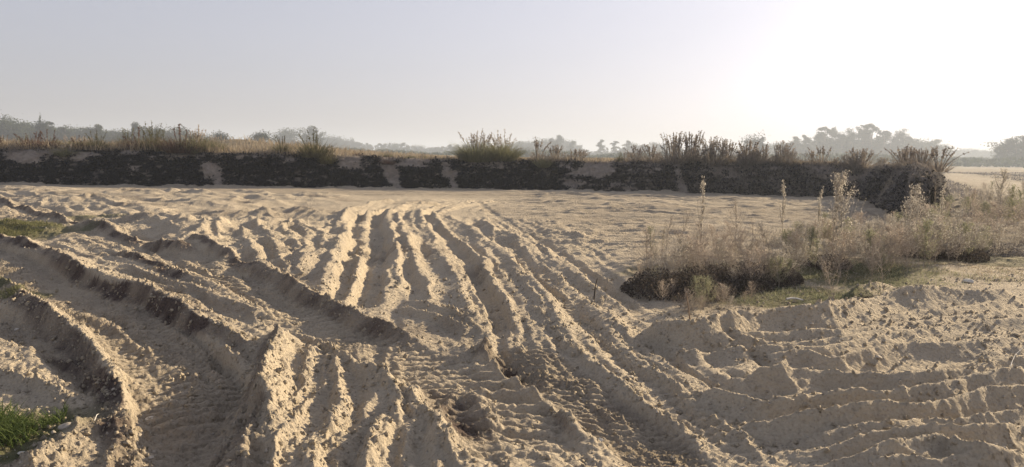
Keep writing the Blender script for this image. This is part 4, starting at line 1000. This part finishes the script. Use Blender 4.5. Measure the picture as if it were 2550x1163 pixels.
LT = [
 ('bush', 5, 300, 300, 'leafy tree at the very left edge of the treeline', 1.0), ('bush', 32, 306, 300, 'broad tree next to the one at the left edge', 1.2),
 ('bush', 68, 309, 310, 'broad low tree third from the left edge', 1.3), ('round', 102, 304, 300, 'crooked tree with a gap under its crown near the left edge', .7),
 ('euc', 123, 302, 300, 'tree with a knobbed top right of the crooked one', 1.0), ('tall', 159, 313, 320, 'slim tree, left of a slim pair', 1.1), ('tall', 170, 314, 320, 'slim tree, right of a slim pair', 1.1),
 ('bush', 146, 322, 330, 'low broad tree behind the slim pair', 1.3), ('bush', 210, 322, 340, 'low tree behind the dark olive clump', 1.4),
 ('euc', 243, 311, 300, 'loose tree behind the pointed grass clump', 1.2), ('euc', 345, 306, 310, 'tall tree rising right of the high plume', 1.0), ('bush', 372, 322, 320, 'rounded tree right of the high plume tree', 1.2),
 ('euc', 398, 319, 330, 'leafy tree behind the large reddish clump', 1.1), ('euc', 415, 322, 330, 'twin topped tree behind the large reddish clump', 1.1), ('bush', 445, 325, 340, 'broad tree behind the pale clump', 1.5), ('bush', 480, 335, 340, 'tree sloping down right of the pale clump', 1.4),
 ('round', 516, 343, 230, 'thin umbrella shaped tree left of the dark round tree', .9), ('round', 550, 334, 220, 'dark round tree standing alone above the dry mound', 1.25),
 ('tall', 583, 343, 400, 'small slim pale tree right of the dark round tree', 1.0), ('round', 650, 333, 240, 'dark round tree left of the small open clump', 1.35), ('bush', 612, 352, 420, 'low pale tree between the two dark round trees', 1.6),
 ('bush', 732, 324, 420, 'broad rounded pale tree left of the tallest mid tree', 1.3), ('euc', 768, 319, 400, 'left of the two high trees above the drooping clump', 1.1), ('euc', 780, 313, 400, 'highest tree above the drooping clump', 1.0), ('euc', 795, 330, 410, 'lower tree right of the highest one above the drooping clump', 1.2),
 ('tall', 1490, 347, 480, 'first of three narrow trees right of the dip', 1.7), ('tall', 1526, 348, 480, 'second of three narrow trees right of the dip', 1.9), ('tall', 1556, 347, 480, 'third of three narrow trees right of the dip', 1.9),
 ('euc', 1385, 337, 470, 'high tree just right of the brownish clump', 1.1), ('euc', 1372, 345, 470, 'tree left of the high one by the brownish clump', 1.1), ('tall', 1422, 351, 480, 'narrow tree left of the dip in the treeline', 1.6),
 ('round', 1868, 345, 330, 'lone dome shaped tree left of the tall grove', 1.2), ('euc', 1882, 341, 330, 'tree with a raised top behind the lone dome', 1.1),
 ('euc', 1972, 337, 400, 'first tree at the left end of the tall grove', .9), ('euc', 2000, 333, 400, 'second tree from the left in the tall grove', .9), ('euc', 2030, 326, 400, 'third tree from the left in the tall grove', 1.0),
 ('euc', 2045, 315, 390, 'broad high tree left of the notch in the grove', 1.1), ('euc', 2070, 319, 390, 'tree at the edge of the notch in the grove', .9), ('tall', 2087, 328, 390, 'pointed tree in the notch of the grove', 1.3),
 ('euc', 2107, 323, 390, 'tree just right of the pointed one in the grove', 1.0), ('euc', 2138, 311, 380, 'left of the highest pair in the grove', 1.0), ('euc', 2160, 307, 380, 'highest tree of the grove', 1.0),
 ('tall', 2190, 318, 390, 'tree with see through crown right of the highest', 1.3), ('euc', 2208, 331, 390, 'lower tree in the gap right of the highest', 1.0), ('euc', 2225, 324, 390, 'gappy tree at the right shoulder of the grove', 1.0),
 ('euc', 2250, 335, 400, 'tree stepping down at the right of the grove', 1.2), ('bush', 2275, 349, 400, 'low tree after the right shoulder of the grove', 1.2), ('euc', 2312, 347, 410, 'rounded tree at the tail of the grove', 1.3), ('bush', 2290, 356, 420, 'bushy tree at the tail of the grove', 1.6),
 ('euc', 2478, 360, 300, 'left of the trees at the right edge', 1.3), ('euc', 2496, 347, 290, 'high crowned tree near the right edge', 1.0), ('bush', 2520, 345, 290, 'broad tree near the right edge', 1.2), ('euc', 2546, 336, 280, 'tall tree cut by the right edge', 1.3),
]
for kd, px, pt, D, lb, wf in LT: put_tree(kd, px, pt, D, lb, None, wf)
prof = [(-100, 305), (200, 325), (480, 340), (600, 352), (700, 345), (830, 344), (860, 347), (910, 352), (925, 362), (955, 350), (975, 358), (1000, 355), (1060, 366), (1095, 368), (1110, 359), (1150, 360), (1240, 360), (1290, 354), (1345, 347), (1400, 350), (1450, 368), (1470, 374), (1500, 366), (1590, 360), (1630, 353), (1700, 365), (1830, 372), (1880, 362), (1960, 358), (2100, 352), (2250, 360), (2330, 366), (2400, 372), (2430, 370), (2460, 374), (2500, 365), (2650, 350)]
pxp, pyp = [a for a, b in prof], [b for a, b in prof]
for i, (a, b, lb, g, D) in enumerate([(-90, 500, 'hazy tree of the low band behind the left grass clumps', 'hazy trees behind the left clumps', 360), (590, 1100, 'pale blue hazy tree of the low band left of the big pale clumps', 'hazy trees left of the middle', 600),
        (1100, 1480, 'pale hazy tree of the low band behind the middle clumps', 'hazy trees behind the middle clumps', 560), (1480, 1960, 'pale hazy tree of the low band behind the reed row', 'hazy trees behind the reed row', 560),
        (1950, 2330, 'hazy tree filling the lower part of the tall grove', 'trees filling the grove', 430), (2300, 2640, 'faint hazy tree of the low band right of the grove', 'faint trees at the right', 640)]):
    px = a
    while px < b:
        put_tree(random.choice(['euc', 'euc', 'bush', 'tall'] if i in (1, 2, 3, 5) else ['euc', 'bush', 'bush']), px, np.interp(px, pxp, pyp) + random.uniform(-1, 7), D * random.uniform(0.93, 1.1), lb, g, random.uniform(1.2, 1.9))
        px += random.uniform(7, 13) * (1.0 if D < 500 else 0.9)
# undergrowth strip at the foot of the far trees (stuff)
n = 40000; pxr = rng.uniform(-250, 2800, n); D = rng.uniform(300, 800, n)
hgt = np.interp(pxr, pxp, pyp); hh_ = np.clip((np.array([hor(a) for a in pxr]) - hgt) / FPX * D * 0.5, 1, 12)
c = np.stack([(pxr - W0 / 2) / FPX * D, D, 0.4 + hh_ * rng.random(n)], 1)
v, f = leaves(c, 1.6, 1.4); tag(mesh_np('undergrowth', v, f, M_CROWN), 'hazy scrub filling the foot of the distant treeline', 'scrub', kind='stuff')

# ------------------------------------------------------------------ haze
def box(name, x0, x1, y0_, y1_, z0, z1, m):
    v = np.array([(x, y, z) for x in (x0, x1) for y in (y0_, y1_) for z in (z0, z1)], float)
    f = np.array([(0, 1, 3, 2), (4, 6, 7, 5), (0, 4, 5, 1), (2, 3, 7, 6), (0, 2, 6, 4), (1, 5, 7, 3)])
    return mesh_np(name, v, f, m)
mh = bpy.data.materials.new('haze_air'); mh.use_nodes = True; nt = mh.node_tree; nt.nodes.clear()
pv = nt.nodes.new('ShaderNodeVolumePrincipled'); pv.inputs['Density'].default_value = HAZE_DENSITY; pv.inputs['Anisotropy'].default_value = HAZE_G
pv.inputs['Color'].default_value = (0.76, 0.85, 1.0, 1)
mo = nt.nodes.new('ShaderNodeOutputMaterial'); nt.links.new(pv.outputs[0], mo.inputs['Volume'])
xm = float(np.abs(X).max()) + 20
hz = box('haze', -xm, xm, -80, float(Y.max()) + 20, -1.6, 46, mh)
for L_ in list(TP.values()):
    for r in L_:
        if 'label' not in r:
            for c_ in list(r.children): bpy.data.objects.remove(c_)
            bpy.data.objects.remove(r)
tag(hz, 'pale smoky haze lying over the pit and the fields', 'haze', kind='stuff')
